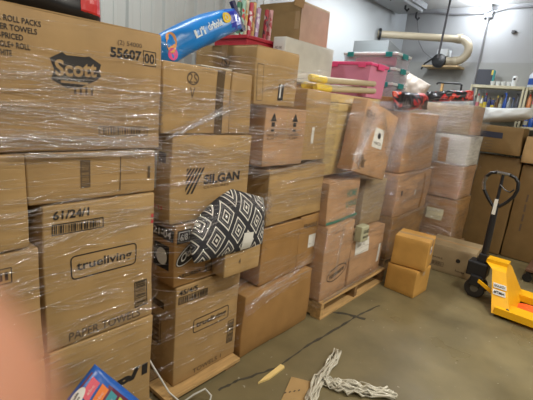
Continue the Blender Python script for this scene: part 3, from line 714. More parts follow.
# flat tubes with yellow ends
for k, (y0, z0, y1, z1, x) in enumerate(((2.42, 1.782, 3.40, 1.825, -1.74), (2.50, 1.725, 3.42, 1.765, -1.74), (2.46, 1.73, 3.30, 1.77, -1.82))):
    t = thing('card_tube', ('upper long beige card tube with a yellow cap across the third stack', 'lower front long beige card tube with a yellow cap', 'rear long beige card tube with a yellow cap')[k], 'tube')
    MB().tube([(x, y0+.18, z0), (x, y1, z1)], .024, 12).build('tube', mat('beige_card', (186, 172, 140), rough=.6), t, smooth=True)
    MB().tube([(x, y0, z0), (x, y0+.02, z0), (x, y0+.19, z0)], [.020, .028, .028], 12).build('end_cap', mat('yellow_cap', (226, 196, 70), rough=.4), t, smooth=True)
# red bin with gift wrap rolls
t = thing('red_bin', 'red open bin of gift wrap rolls behind the wide low carton', 'bin', (-2.32, 2.40, 1.76))
rb = MB()
for (a, b, c, d) in ((-.17, .17, -.23, -.222), (-.17, .17, .222, .23), (-.17, -.162, -.222, .222), (.162, .17, -.222, .222)): rb.box(a, b, c, d, 0, .27)
rb.box(-.162, .162, -.222, .222, 0, .008); rb.build('bin_body', mat('red_plastic', (172, 30, 48), rough=.4), t)
rm = MB()
for (a, b, c, d) in ((-.185, .185, -.245, -.222), (-.185, .185, .222, .245), (-.185, -.162, -.222, .222), (.162, .185, -.222, .222)): rm.box(a, b, c, d, .25, .275, .004)
rm.build('rim', mat('red_plastic', (172, 30, 48)), t)
def wrap_mat(name, base, spots):
    m = bpy.data.materials.new(name); m.use_nodes = True; nt = m.node_tree; b = nt.nodes['Principled BSDF']; L = nt.links.new
    tc = nt.nodes.new('ShaderNodeTexCoord'); v = nt.nodes.new('ShaderNodeTexVoronoi'); v.inputs['Scale'].default_value = 26
    cr = nt.nodes.new('ShaderNodeValToRGB'); cr.color_ramp.interpolation = 'CONSTANT'; e = cr.color_ramp.elements
    cols = [base] + spots; e[0].color = lin(cols[0]); e[1].position = .4; e[1].color = lin(cols[1])
    for i, c in enumerate(cols[2:]): n = e.new(.55+.15*i); n.color = lin(c)
    sp = nt.nodes.new('ShaderNodeSeparateColor')
    L(tc.outputs['Object'], v.inputs['Vector']); L(v.outputs['Color'], sp.inputs[0]); L(sp.outputs[0], cr.inputs[0]); L(cr.outputs[0], b.inputs['Base Color']); b.inputs['Roughness'].default_value = .35
    return m
ROLL = [(2.205, 2.27, 'dark green leafy', wrap_mat('wrap_green', (60, 120, 92), [(30, 70, 60), (180, 200, 180)]), 0),
        (2.242, 2.29, 'pale mint star', wrap_mat('wrap_mint', (160, 200, 178), [(220, 228, 214), (200, 60, 60)]), .02),
        (2.282, 2.30, 'cream and red patched', wrap_mat('wrap_patch', (226, 214, 186), [(196, 48, 56), (40, 120, 90), (230, 180, 70)]), 0),
        (2.322, 2.29, 'red and white striped', wrap_mat('wrap_red', (196, 66, 84), [(236, 220, 220)]), .02),
        (2.362, 2.30, 'gold and cream checked', wrap_mat('wrap_gold', (222, 180, 108), [(236, 222, 190), (196, 110, 80)]), 0),
        (2.402, 2.27, 'slim lilac', wrap_mat('wrap_lilac', (190, 160, 196), [(230, 220, 228)]), .03),
        (2.50, 2.28, 'crimson snowflake', wrap_mat('wrap_crimson', (176, 44, 58), [(230, 210, 208), (90, 30, 50)]), .02),
        (2.56, 2.29, 'pale pink spotted', wrap_mat('wrap_pink', (226, 170, 172), [(236, 214, 210), (200, 80, 90)]), 0)]
for y, z, nm, m, tl in ROLL:
    t = thing('gift_wrap_roll', nm + ' gift wrap roll standing in the red bin', 'gift wrap', (-2.30, y, 1.775), (radians(-2), tl, 0), 'gift wrap rolls in the red bin')
    MB().lathe([(.0175, 0), (.0175, z-1.775)], 12).build('paper_roll', m, t, smooth=True)
    MB().lathe([(.012, 0), (.012, .006)], 10, (0, 0, z-1.775)).build('core', KRAFT3, t)
# grey bin behind the totes
t = thing('grey_bin', 'grey bin with a sloping lid behind the clear totes', 'bin', (-2.36, 4.62, 1.615))
MB().box(-.17, .22, -.26, .2, 0, .60, .01).build('bin_body', mat('bin_grey', (120, 126, 128), rough=.5), t)
MB().prism([(-.28, .60), (.24, .60), (.24, .64), (-.28, .74)], -.19, .24, 'x').build('lid', mat('grey_lid', (128, 134, 136), rough=.5), t)
# black bar and tan post near the back wall
t = thing('black_rail_bar', 'black bent bar on a tan post by the grey lower wall', 'bar')
MB().tube([(-1.88, 5.35, 1.99), (-1.86, 5.35, 2.01), (-1.60, 5.35, 2.01), (-1.58, 5.35, 1.995), (-1.575, 5.35, 1.9)], .012, 8).build('bar', BLACKM, t, smooth=True)
MB().box(-1.82, -1.79, 5.335, 5.365, 0, 2.0, .003).build('post', WOOD, t)

# ------------------------------------------------------------------ stretch film
def ribbon(mb, uv, pts, nrm, w, arch, u0=0):
    n = len(pts); o = len(mb.v)
    for i, p in enumerate(pts):
        a = pts[max(i-1, 0)]; b = pts[min(i+1, n-1)]; d = (b-a).normalized(); nn = nrm[i]; up = nn.cross(d).normalized()*-1
        ww = w*(.35+.65*min(1, 4*min(i, n-1-i)/max(1, n-1)))
        L_ = (u0+i*.04)
        for k, h in ((-1, 0), (-.4, .8), (.3, 1), (1, 0)):
            mb.v.append(tuple(p + up*ww*k*.5 + nn*arch*h)); uv.append((L_, ww*k*.5+p.z))
    for i in range(n-1):
        for k in range(3): mb.f.append((o+i*4+k, o+(i+1)*4+k, o+(i+1)*4+k+1, o+i*4+k+1))
def film(name, label, path, zs, n, seed, off=None, wide=.08, extra=(), fine=(.003, .018), slope=.03, bias=None):
    rg = random.Random(seed); path = [Vector((x, y, 0)) for x, y in path]
    seg = [(path[i+1]-path[i]).length for i in range(len(path)-1)]; tot = sum(seg)
    def at(s_):
        s_ = min(max(s_, 0), tot-1e-6)
        for i, l in enumerate(seg):
            if s_ <= l or i == len(seg)-1:
                d = (path[i+1]-path[i]).normalized(); nn = Vector((d.y, -d.x, 0))
                return path[i]+d*min(s_, l), nn
            s_ -= l
    mbs = {'film_band': (MB(), []), 'film_crease': (MB(), [])}
    for k in range(n):
        big = rg.random() < wide
        w = rg.uniform(.03, .10) if big else .0014+.0042*rg.random()**2.2
        l = min(tot, rg.uniform(.5, 1.3) if big else rg.uniform(.15, 1.0)); s0 = rg.uniform(-.05, max(.0, tot-l*.8))
        z = rg.uniform(*zs)
        if bias and rg.random() < bias[2]: z = rg.uniform(bias[0], bias[1])
        sl = rg.gauss(0, slope); ph = rg.random()*9; amp = rg.uniform(.001, .004)
        m = max(3, int(l/.04)); pts = []; nn_ = []
        for i in range(m+1):
            p, nn = at(s0+l*i/m); zz = z + sl*(l*i/m) + amp*sin(ph+i*.9)
            zz = min(max(zz, zs[0]-.02), zs[1]+.02)
            e = .003 + rg.random()*.004 + (off(p.x, p.y, zz) if off else 0)
            pts.append(Vector((p.x, p.y, zz))+nn*e); nn_.append(nn)
        mb, uv = mbs['film_band' if big else 'film_crease']
        ribbon(mb, uv, pts, nn_, w, w*.10 if big else w*.45, rg.random()*9)
    for (a, b, w, cnt) in extra:     # gathered runs of film between two points
        a, b = Vector(a), Vector(b); nn = Vector((1, 0, .0)) if abs(a.x-b.x) < .3 else Vector((.3, -1, 0)).normalized()
        up = (b-a).cross(nn).normalized()
        for q in range(cnt):
            sh = up*rg.gauss(0, .5)*w; sh2 = up*rg.gauss(0, .5)*w*1.3; m = max(4, int((b-a).length/.04))
            pts = [a.lerp(b, i/m)+sh.lerp(sh2, i/m)+nn*rg.uniform(.0, .006) for i in range(m+1)]
            mb, uv = mbs['film_crease']; ribbon(mb, uv, pts, [nn]*(m+1), rg.uniform(.0015, .007), .002, rg.random()*9)
    t = thing(name, label, 'film')
    for nm, (mb, uv) in mbs.items():
        if not mb.f: continue
        me = bpy.data.meshes.new(nm); me.from_pydata(mb.v, [], mb.f); ul = me.uv_layers.new(name='UVMap')
        for l in me.loops: ul.data[l.index].uv = uv[l.vertex_index]
        for p in me.polygons: p.use_smooth = True
        me.materials.append(FILM if nm == 'film_band' else FILMROPE)
        o = bpy.data.objects.new(nm, me); COL.objects.link(o); o.parent = t; o['kind'] = 'stuff'
    return t
film('stretch_film', 'clear stretch film wound round the nearest stack', [(-1.392, -.15), (-1.392, .962), (-1.95, .962)], (.2, 1.76), 340, 3, bias=(1.34, 1.60, .42), slope=.05,
     extra=[((-1.385, .30, 1.42), (-1.385, .955, 1.39), .04, 22), ((-1.385, .40, 1.36), (-1.385, .94, 1.35), .012, 14)])
def off2(x, y, z):
    k = 0
    if 1.02 < y < 1.74 and z < 1.16 and z > .62:
        k = .115*min(1, (y-1.02)/.15, (1.74-y)/.06, (1.16-z)/.06, (z-.62)/.05)
    return max(k, 0)
film('stretch_film', 'clear stretch film wound round the second stack and its pillow', [(-2.0, 1.02), (-1.49, 1.02), (-1.49, 2.45), (-2.0, 2.45)], (.12, 1.80), 520, 11, off=off2, slope=.06, bias=(.95, 1.62, .5),
     extra=[((-1.485, 1.04, 1.40), (-1.485, 1.45, 1.56), .025, 26), ((-1.485, 1.45, 1.40), (-1.485, 2.05, 1.42), .08, 20), ((-1.48, 1.62, 1.18), (-1.48, 2.42, 1.24), .02, 14), ((-1.485, 1.6, 1.66), (-1.485, 2.2, 1.78), .05, 16), ((-1.40, 1.1, 1.02), (-1.40, 1.7, .98), .05, 14), ((-1.46, 1.63, .38), (-1.46, 2.35, .48), .08, 18)])
def off3(x, y, z): return .05*max(0, min(1, (y-2.46)/.08, (3.32-y)/.08, (z-1.04)/.06)) if x > -1.5 else 0
film('stretch_film', 'clear stretch film wound round the third stack on the pale pallet', [(-2.0, 2.40), (-1.415, 2.40), (-1.415, 3.50), (-2.0, 3.50)], (.14, 1.66), 460, 17, off=off3, slope=.09, wide=.12,
     extra=[((-1.41, 2.42, 1.12), (-1.41, 3.46, 1.20), .05, 22), ((-1.41, 2.42, .8), (-1.41, 3.46, .9), .2, 44), ((-1.375, 3.1, 1.25), (-1.43, 3.55, 1.6), .2, 40), ((-1.41, 2.58, .3), (-1.41, 2.62, .72), .03, 10), ((-1.46, 2.5, 1.66), (-1.46, 3.4, 1.15), .05, 12), ((-1.46, 2.75, 1.68), (-1.46, 3.5, 1.2), .06, 12), ((-1.50, 3.05, 1.70), (-1.48, 3.56, 1.40), .12, 34), ((-1.375, 2.58, 1.22), (-1.375, 2.78, 1.62), .11, 46), ((-1.375, 2.9, 1.6), (-1.40, 3.3, 1.15), .1, 24), ((-1.40, 2.45, .16), (-1.40, 3.46, .19), .02, 14), ((-1.46, 2.45, 1.64), (-1.46, 3.3, 1.66), .02, 14)])
film('stretch_film', 'clear stretch film wound round the fourth stack', [(-2.1, 3.71), (-1.475, 3.71), (-1.475, 4.64), (-1.9, 4.64)], (.16, 1.62), 560, 23, slope=.12, wide=.14,
     extra=[((-1.47, 3.72, 1.64), (-1.47, 4.2, 1.63), .03, 16), ((-1.46, 3.75, 1.02), (-1.46, 4.6, 1.06), .05, 36), ((-1.46, 3.75, 1.3), (-1.46, 4.6, 1.5), .2, 50), ((-1.46, 3.75, .8), (-1.46, 4.6, .9), .16, 40), ((-1.46, 3.75, .58), (-1.46, 4.6, .62), .03, 14)])
film('stretch_film', 'clear stretch film wound round the far stack with the white carton', [(-1.95, 4.695), (-1.16, 4.695), (-1.16, 5.26)], (.16, 1.74), 520, 29, slope=.10, wide=.14,
     extra=[((-1.85, 4.69, 1.50), (-1.2, 4.69, 1.68), .16, 60), ((-1.85, 4.69, 1.2), (-1.17, 4.69, 1.3), .16, 40), ((-1.155, 4.70, 1.45), (-1.155, 5.2, 1.6), .16, 26), ((-1.85, 4.69, 1.09), (-1.17, 4.69, 1.10), .03, 22), ((-1.85, 4.69, .72), (-1.17, 4.69, .74), .03, 14)])

# ------------------------------------------------------------------ back wall fittings
t = thing('vent_pipe', 'cream plastic vent pipe bent into a U on the back wall', 'pipe')
MB().tube([(-2.80, 5.36, 2.615), (-1.93, 5.93, 2.625)], .047, 14).build('straight_run', CREAM, t, smooth=True)
MB().lathe([(.075, 0), (.075, .03), (.056, .03)], 16).build('wall_collar', BLACKM, t, loc=(-2.79, 5.366, 2.615), rot=(0, radians(90), radians(33)))
el = [(-1.945, 5.92, 2.625)]
for k in range(9):
    a = pi/2 - pi*k/8; el.append((-1.90+.14*cos(a), 5.95, 2.485+.14*sin(a)))
el.append((-2.02, 5.95, 2.345))
MB().tube(el, .052, 14).build('elbow', CREAM, t, smooth=True)
for p in ((-1.90, 2.63), (-1.90, 2.345)): MB().lathe([(.061, -.03), (.061, .03)], 14).build('socket', CREAM, t, loc=(p[0], 5.95, p[1]), rot=(0, radians(90), 0), smooth=True)
t = thing('draft_blower', 'small black and grey blower at the end of the vent pipe', 'blower', (-2.13, 5.98, 2.29))
MB().lathe([(.05, 0), (.09, .01), (.095, .05), (.09, .09), (.05, .1)], 18).build('fan_housing', BLACKP, t, loc=(.03, -.02, .05), rot=(radians(90), 0, 0), smooth=True)
MB().box(-.17, -.02, -.02, .16, .0, .12, .01).build('motor_body', GREYM, t); MB().box(-.05, .1, .0, .16, .12, .22, .01).build('control_box', WHITEPL, t)
MB().box(-.20, .3, -.08, .2, -.03, -.005, .003).build('shelf_bracket', mat('tan_board', (196, 170, 128)), t)
MB().tube([(-.06, -.03, .1), (-.18, -.03, .02), (-.22, -.02, -.06)], .01, 6).build('hose', BLACKP, t)
t = thing('hanging_pole', 'dark pole hanging from the ceiling to the blower', 'pole'); MB().tube([(-1.955, 5.5, CEIL), (-1.985, 5.52, 2.33)], .014, 8).build('pole_tube', mat('grey_black_pole', (66, 64, 66), rough=.4), t, smooth=True)
t = thing('ceiling_heater', 'grey metal rail with black hooks under the ceiling at the left wall', 'rail', (-2.56, 5.15, 2.93))
MB().box(-.20, .16, -.7, .64, .02, .15, .01).build('rail_body', mat('pale_grey_steel', (138, 140, 142), rough=.4), t); MB().box(.16, .20, -.7, .66, .06, .13, .004).build('edge_rail', GREYM, t)
for yy, zz in ((-.3, -.0), (.2, -.02), (.58, -.05)): MB().tube([(.1, yy, .03), (.1, yy, zz), (.13, yy, zz-.03), (.15, yy, zz+.0)], .014, 6).build('hook', BLACKM, t)
for yy in (-.5, .4): MB().box(-.02, .01, yy-.02, yy+.02, .14, .15).build('hanger', GREYM, t)
t = thing('grey_cable', 'thin grey cable drooping from the ceiling rail to the blower', 'cable'); MB().tube([(-2.46, 5.72, 2.95), (-2.47, 5.9, 2.75), (-2.45, 5.95, 2.6), (-2.36, 5.95, 2.47), (-2.20, 5.96, 2.36)], .006, 6).build('cable_run', mat('grey_rubber', (120, 120, 120)), t, smooth=True)
t = thing('wall_conduit', 'thin grey conduit running down the back wall from the bulb', 'conduit')
MB().tube([(-1.66, 6.155, 2.92), (-1.66, 6.155, 2.0)], .011, 8).build('vertical_run', mat('conduit_grey', (140, 140, 142), rough=.4), t, smooth=True)
MB().tube([(-2.75, 6.17, 3.03), (-2.35, 6.17, 3.03), (-2.1, 6.17, 2.99), (-1.66, 6.17, 2.985), (-1.45, 6.17, 3.03), (-.2, 6.17, 3.03)], .014, 8).build('horizontal_run', mat('conduit_grey', (140, 140, 142)), t, smooth=True)
MB().box(-1.71, -1.61, 6.13, 6.2, 2.92, 3.02, .006).build('junction_box', GREYM, t)
t = thing('wall_bulb', 'glaring bare bulb high on the back wall', 'lamp', (-1.66, 6.1, 3.02))
MB().lathe([(.03, 0), (.03, .05)], 12).build('socket', WHITEPL, t, loc=(0, .03, 0), rot=(radians(90), 0, 0))
sphere = MB().lathe([(.002, -.05)] + [(.05*sin(pi*k/8), -.05*cos(pi*k/8)) for k in range(1, 8)] + [(.002, .05)], 14)
sphere.build('glass_bulb', mat('lit_bulb', (235, 243, 255), emit=14), t, smooth=True, loc=(0, -.07, 0))
t = thing('wall_sensor', 'small dark sensor on the upper back wall right of the bulb', 'sensor', (-1.33, 6.17, 2.74)); MB().box(-.02, .02, 0, .03, -.015, .02, .003).build('sensor_body', mat('dark_grey', (86, 84, 84)), t); MB().box(.018, .035, .005, .025, -.005, .012, .002).build('lens', BLACKP, t)

def shelving(label, x0, x1, levels, ups):
    t = thing('shelving_unit', label, 'shelf', ((x0+x1)/2, 6.02, 0)); W = (x1-x0)/2
    for sx in (-1, 1):
        for y in (-.14, .13):
            MB().box(sx*W-.022*(sx > 0)-.0, sx*W+.022*(sx < 0), y-.006, y+.016, 0, ups, .002).build('upright', SHELFM, t)
    for z in levels:
        MB().box(-W+.0235, W-.0235, -.135, .13, z-.035, z, .003).build('shelf_board', SHELFM, t)
    return t
shelving('cream metal shelving unit holding bottles on the back wall', -1.62, -1.0, (.5, 1.0, 1.35, 1.715, 2.05), 2.05)
shelving('second cream shelving unit with blue cans at the right edge', -.985, -.25, (.5, 1.0, 1.34, 1.575, 1.76, 2.05), 2.05)
def bottle(label, x, y, z, h, r, prof, m, cap, lab=None, group='bottles and cans on the back shelves', cat='bottle', name='bottle'):
    t = thing(name, label, cat, (x, y, z+.001), (0, 0, 0), group)
    P = {'round': [(r*.9, 0), (r, .01), (r, h*.6), (r*.7, h*.74), (r*.34, h*.84), (r*.34, h*.9)], 'spray': [(r*.9, 0), (r, .01), (r*.95, h*.45), (r*.6, h*.68), (r*.35, h*.78), (r*.3, h*.86)], 'can': [(r*.95, 0), (r, .006), (r, h*.86), (r*.8, h*.92), (r*.4, h*.94)], 'jug': [(r*.95, 0), (r, .01), (r, h*.72), (r*.55, h*.86), (r*.4, h*.92)]}[prof]
    MB().lathe(P, 12).build('bottle_body', m, t, smooth=True)
    zt = P[-1][1]
    if prof == 'spray':
        c = MB(); c.box(-r*.3, r*.3, -r*.3, r*.3, zt, h, .002); c.box(-r*1.0, -r*.2, -r*.2, r*.2, h*.93, h, .002); c.build('trigger', cap, t)
    else: MB().lathe([(P[-1][0]*1.15, zt-.004), (P[-1][0]*1.15, h)], 10).build('cap', cap, t, smooth=True)
    if lab: MB().lathe([(r*1.015, h*.14), (r*1.015, h*.52)], 12).build('label', lab, t, smooth=True)
    return t
def C(n, c): return mat('plastic_' + n, c, rough=.3)
gr, ye, bl, db, rd, br, cl, pk, wh, bk, tl = C('grey', (120, 126, 132)), C('yellow', (214, 190, 60)), C('blue', (40, 84, 170)), C('navy', (34, 48, 110)), C('red', (176, 40, 44)), C('brown', (104, 74, 44)), C('pale', (186, 186, 170)), C('pink', (206, 120, 130)), C('white', (222, 222, 218)), C('black', (34, 34, 38)), C('orange', (214, 140, 90))
Z = 1.715
row = [('grey bottle at the left end of the bottle shelf', gr, bk, None, 'round'), ('pale bottle with a red label next to the grey end bottle', cl, rd, pk, 'round'), ('yellow capped white bottle left of the red capped one', wh, ye, ye, 'round'), ('red capped navy bottle with a yellow label', db, rd, ye, 'round'),
       ('dark blue bottle beside the red capped bottle', db, bk, None, 'round'), ('small yellow labelled navy bottle left of the brown bottle', db, ye, ye, 'can'), ('brown bottle with a gold cap', br, ye, None, 'round'), ('olive bottle with a black cap right of the brown one', C('olive', (150, 140, 100)), bk, cl, 'round'),
       ('bright blue spray bottle in the middle of the shelf', bl, bl, None, 'spray'), ('clear grey bottle right of the bright blue spray bottle', C('clear grey', (150, 156, 160)), wh, None, 'round'), ('slate spray bottle with a blue trigger near the shelf post', C('slate', (92, 102, 120)), bl, None, 'spray'), ('dark spray bottle against the right shelf post', C('steel', (84, 90, 104)), bk, None, 'spray')]
for k, (lab, m, c, l, p) in enumerate(row):
    bottle(lab, -1.555+k*.0455, 5.925 if k % 2 else 5.945, Z, 1.32*(.15, .17, .15, .18, .14, .13, .16, .165, .19, .15, .15, .19)[k], .021 if k != 8 else .026, p, m, c, l)
for k, (lab, m, c) in enumerate((('orange topped bottle on the right hand shelf by the post', tl, rd), ('pale pink bottle on the right hand shelf', pk, wh), ('white bottle with red cap at the right edge of the shelf', wh, rd))):
    bottle(lab, -.93+k*.06, 5.93, 1.76, (.2, .17, .2)[k], .026, 'jug', m, c, cl if k else None)
for k, lab in enumerate(('left blue can under the right hand bottles', 'middle blue can under the right hand bottles', 'right blue can cut by the edge of the photo')):
    bottle(lab, -.92+k*.062, 5.94, 1.575, .135, .027, 'can', bl, db, cl if k == 0 else None, cat='can', name='spray_can')
bottle('white and blue jug standing on top of the right hand shelf unit', -.955, 5.99, 2.05, .2, .045, 'jug', C('jug', (206, 214, 226)), bk, bl)
for k, lab in enumerate(('leftmost small white cup on top of the shelf', 'second small white cup on top of the shelf', 'third small white cup on top of the shelf', 'rightmost small white cup on top of the shelf')):
    t = thing('white_cup', lab, 'cup', (-1.385+k*.062, 5.95, 2.051), (0, 0, 0), 'white cups on the shelf top')
    MB().lathe([(.016, 0), (.024, .03), (.026, .05), (.023, .05), (.014, .006)], 12).build('cup_body', WHITEPL, t, smooth=True); MB().lathe([(.027, .046), (.027, .052)], 12).build('rim', WHITEPL, t)
t = thing('white_jar', 'white jar with a dark spot right of the small cups', 'jar', (-1.14, 5.95, 2.051)); MB().lathe([(.03, 0), (.032, .05), (.03, .07), (.034, .09), (.03, .115), (.012, .125)], 14).build('jar_body', WHITEPL, t, smooth=True); MB().lathe([(.014, 0), (.014, .006)], 12).build('dark_spot', BLACKP, t, loc=(.0, -.033, .085), rot=(radians(90), 0, 0))
t = thing('black_binder', 'black binder with teal and yellow edge standing on the shelf top', 'binder', (-1.50, 6.0, 2.051), (radians(-4), 0, 0))
MB().box(-.1, .09, -.03, .03, 0, .20, .004).build('cover', mat('slate_cover', (50, 54, 66), rough=.5), t); MB().box(.091, .108, -.028, .028, 0, .19, .002).build('teal_spine', TEAL, t); MB().box(.07, .092, -.0325, -.0305, .13, .19).build('yellow_tab', C('yellow', (214, 190, 60)), t)
# white bag on the labelled carton
def bwarp(a, b):
    x = -.265+.53*a; return x, (.0+.18*b)*(1 - .35*a) + .075*a*a
t = soft_thing('white_plastic_bag', 'flattened white plastic bag over the carton by the shelves', 'bag', (-1.07, 5.60, 1.60), (1, 0, .04), (0, -1, .25))
Soft(.54, .2, .26, None, e=3, wr=.012, warp=bwarp, seed=20).build('bag_body', mat('white_film', (206, 208, 206), rough=.35), t)

# ------------------------------------------------------------------ pallet jack
t = thing('pallet_jack', 'yellow hand pallet jack with a black loop handle', 'pallet jack', (0, 0, 0))
for nm, ya, yb in (('fork', 3.665, 3.825), ('fork', 4.15, 4.31)):
    m = MB(); m.prism([(-.46, .03), (-.46, .09), (.62, .088), (.70, .06), (.70, .035), (.62, .03)], ya, yb, 'y'); f = m.build(nm, JACKY, t)
    MB().lathe([(.036, 0), (.036, .09)], 14).build('load_roller', mat('grey_nylon', (90, 88, 84)), f, loc=(.56, ya+.035, .038), rot=(radians(-90), 0, 0), smooth=True)
fr = MB()
top = [(-.645, 3.94), (-.475, 3.94), (-.475, 4.06), (-.645, 4.06)]; mid = [(-.575, 3.87), (-.465, 3.87), (-.465, 4.12), (-.575, 4.12)]; bot = [(-.475, 3.665), (-.335, 3.665), (-.335, 4.31), (-.475, 4.31)]
vs = [(x, y, .40) for x, y in top] + [(x, y, .37) for x, y in top] + [(x, y, .34) for x, y in mid] + [(x, y, .03) for x, y in bot]
fs = [(0, 1, 2, 3), (15, 14, 13, 12)] + [(i*4+k, i*4+(k+1) % 4, i*4+4+(k+1) % 4, i*4+4+k) for i in range(3) for k in range(4)]
fr.add(vs, fs); fr.build('frame', JACKY, t)
def side_pt(x, k, e=.002):   # on the sloped near side of the frame: k 0 at the bottom, 1 at the top
    y = 3.665+(3.86-3.665)*k; z = .03+(.34-.03)*k; xc = -.405+(-.52+.405)*k
    return Vector((xc+x, y-.85*e*2, z+.5*e))
def sidepoly(pts, nm, m, e): MB().add([side_pt(x, k, e) for x, k in pts], [tuple(range(len(pts)))]).build(nm, m, t)
sidepoly([(-.045, .60), (.055, .60), (.055, .71), (-.045, .71)], 'label_sticker', WHITEP, .002); sidepoly([(-.052, .44), (.045, .44), (.045, .56), (-.052, .56)], 'label_sticker', WHITEP, .002)
for body, x, k, w_, h_ in (('GOLIATH', -.038, .625, .085, .06), ('#TMH', -.045, .465, .082, .07)):
    vs, fs = text_geo(body, .03); MB().add([side_pt(x+a*w_, k+b*h_, .004) for a, b in vs], fs).build('lettering', INK, t)
MB().lathe([(.014, 0), (.014, .012)], 10).build('bolt', mat('dark_grey', (86, 84, 84)), t, loc=(-.37, 3.70, .085), rot=(radians(90), 0, 0))
MB().lathe([(.055, 0), (.055, .2), (.035, .2), (.035, .28)], 16).build('pump_cylinder', BLACKM, t, loc=(-.70, 4.0, .1), smooth=True)
pb = MB(); pb.box(-.79, -.62, 3.925, 4.075, .20, .34, .012); pb.box(-.74, -.64, 3.9, 4.1, .12, .22, .01); pb.box(-.72, -.65, 3.96, 4.04, .33, .42, .008); pb.build('pump_body', BLACKM, t)
MB().box(-.655, -.60, 3.965, 4.035, .355, .385, .004).build('top_link', JACKY, t)
for yy in (3.93, 4.03):
    w_ = MB().lathe([(.05, 0), (.086, .004), (.09, .012), (.09, .038), (.086, .046), (.05, .05)], 22).build('steer_wheel', mat('dark_polyurethane', (44, 42, 42), rough=.5), t, loc=(-.69, yy+.045, .09), rot=(radians(90), 0, 0), smooth=True)
    MB().lathe([(.034, -.003), (.034, .053)], 14).build('hub', mat('grey_hub', (120, 118, 112), metal=.6), w_)
MB().prism([(-.66, .19), (-.655, .215), (-.49, .135), (-.49, .10)], 3.84, 3.86, 'y').build('lift_link', JACKY, t)
MB().tube([(-.682, 4.0, .36), (-.684, 4.0, .70), (-.686, 4.0, .90)], [.030, .027, .024], 12).build('handle_shaft', BLACKM, t, smooth=True)
lp = [(x, 4.0, z) for x, z in ((-.686, .865), (-.715, .875), (-.765, .935), (-.808, 1.0), (-.824, 1.06), (-.812, 1.12), (-.78, 1.158), (-.735, 1.17), (-.686, 1.168), (-.635, 1.165), (-.59, 1.15), (-.56, 1.11), (-.552, 1.05), (-.57, .985), (-.61, .925), (-.657, .875), (-.686, .865))]
MB().tube(lp, .0145, 10).build('loop_handle', BLACKP, t, smooth=True)
MB().tube([lp[3], lp[4], lp[5]], .0155, 10).build('chrome_sleeve', CHROME, t, smooth=True); MB().tube([lp[7], lp[8], lp[9]], .0155, 10).build('chrome_sleeve', CHROME, t, smooth=True)
MB().tube([(-.686, 4.0, .88), (-.686, 4.0, 1.165)], .013, 8).build('centre_stem', BLACKM, t, smooth=True)
MB().tube([(-.69, 3.985, 1.07), (-.64, 3.985, 1.03), (-.60, 3.985, 1.02), (-.575, 3.985, 1.05)], .006, 6).build('release_lever', BLACKM, t, smooth=True)
MB().box(-.700, -.672, 3.968, 3.974, .80, .94).build('shaft_label', WHITEP, t)
rg_ = Soft(.26, .16, .03, None, e=2.2, wr=.016, seed=40); rt_ = soft_thing('orange_rag', 'bright orange rag on the floor between the jack forks', 'rag', (-.235, 4.02, .022), (1, .2, 0), (0, -.1, 1)); rg_.build('cloth', mat('orange_cloth', (250, 98, 24), rough=.8), rt_)
t = thing('black_caster_dolly', 'small black dolly with a caster at the right edge beyond the jack', 'dolly', (-.30, 5.0, 0))
MB().box(-.12, .3, -.2, .2, .12, .15, .005).build('deck', mat('brown_deck', (92, 62, 42)), t)
for sx, sy in ((-.09, -.16), (-.09, .16), (.27, -.16), (.27, .16)): MB().lathe([(.03, -.014), (.045, -.012), (.045, .012), (.03, .014)], 14).build('caster', BLACKP, t, loc=(sx, sy, .046), rot=(radians(90), 0, 0), smooth=True); MB().box(sx-.02, sx+.02, sy-.02, sy+.02, .085, .12).build('fork_bracket', BLACKM, t)

# ------------------------------------------------------------------ floor litter
def strip(name, label, pts, w_, m, cat, th=.001, seed=1, wob=.006):
    rg = random.Random(seed); mb = MB(); out = []
    for i in range(len(pts)-1):
        for k in range(6): out.append(Vector(pts[i]+(0,)).lerp(Vector(pts[i+1]+(0,)), k/6))
    out.append(Vector(pts[-1]+(0,))); n = len(out); vs = []
    for i, p in enumerate(out):
        d = (out[min(i+1, n-1)]-out[max(i-1, 0)]).normalized(); q = Vector((-d.y, d.x, 0)); a, b = w_/2+rg.uniform(-wob, wob), w_/2+rg.uniform(-wob, wob)
        vs += [p+q*a+Vector((0, 0, .0006)), p-q*b+Vector((0, 0, .0006)), p+q*a+Vector((0, 0, th)), p-q*b+Vector((0, 0, th))]
    fs = []
    for i in range(n-1):
        o = i*4; fs += [(o+2, o+6, o+7, o+3), (o, o+4, o+6, o+2), (o+1, o+3, o+7, o+5), (o, o+1, o+5, o+4)]
    t = thing(name, label, cat); mb.add(vs, fs).build('tape_strip', m, t); return t
FT = mat('worn_black_tape', (66, 62, 52), rough=.6, var=.35, scale=22)
strip('floor_tape', 'worn black tape line along the floor in front of the stacks', [(-1.36, 1.36), (-1.34, 1.5), (-1.265, 1.75), (-1.27, 2.1), (-1.25, 2.45), (-1.24, 2.75), (-1.2, 3.05)], .015, FT, 'tape')
strip('floor_tape', 'short dark tape scrap crossing the floor line by the pale pallet', [(-1.42, 2.62), (-1.3, 2.70), (-1.17, 2.74)], .03, FT, 'tape', th=.0016, seed=4)
t = thing('wood_splinter', 'pale broken wood splinter on the concrete floor', 'splinter', (-1.24, 1.687, .001), (0, 0, radians(2)))
MB().prism([(-.006, -.125), (.004, -.09), (.016, -.05), (.018, .10), (.008, .108), (-.016, .104), (-.012, -.06)], 0, .012, 'z').build('wood_piece', mat('fresh_wood', (226, 196, 128), rough=.7), t)
t = thing('cardboard_flap', 'torn flat cardboard piece on the floor at the bottom edge', 'cardboard', (0, 0, .002), (0, 0, 0))
MB().prism([(-1.04, 1.50), (-1.145, 1.755), (-1.01, 1.825), (-.93, 1.60)], 0, .005, 'z').build('card_sheet', KRAFT2, t)
m = MB()
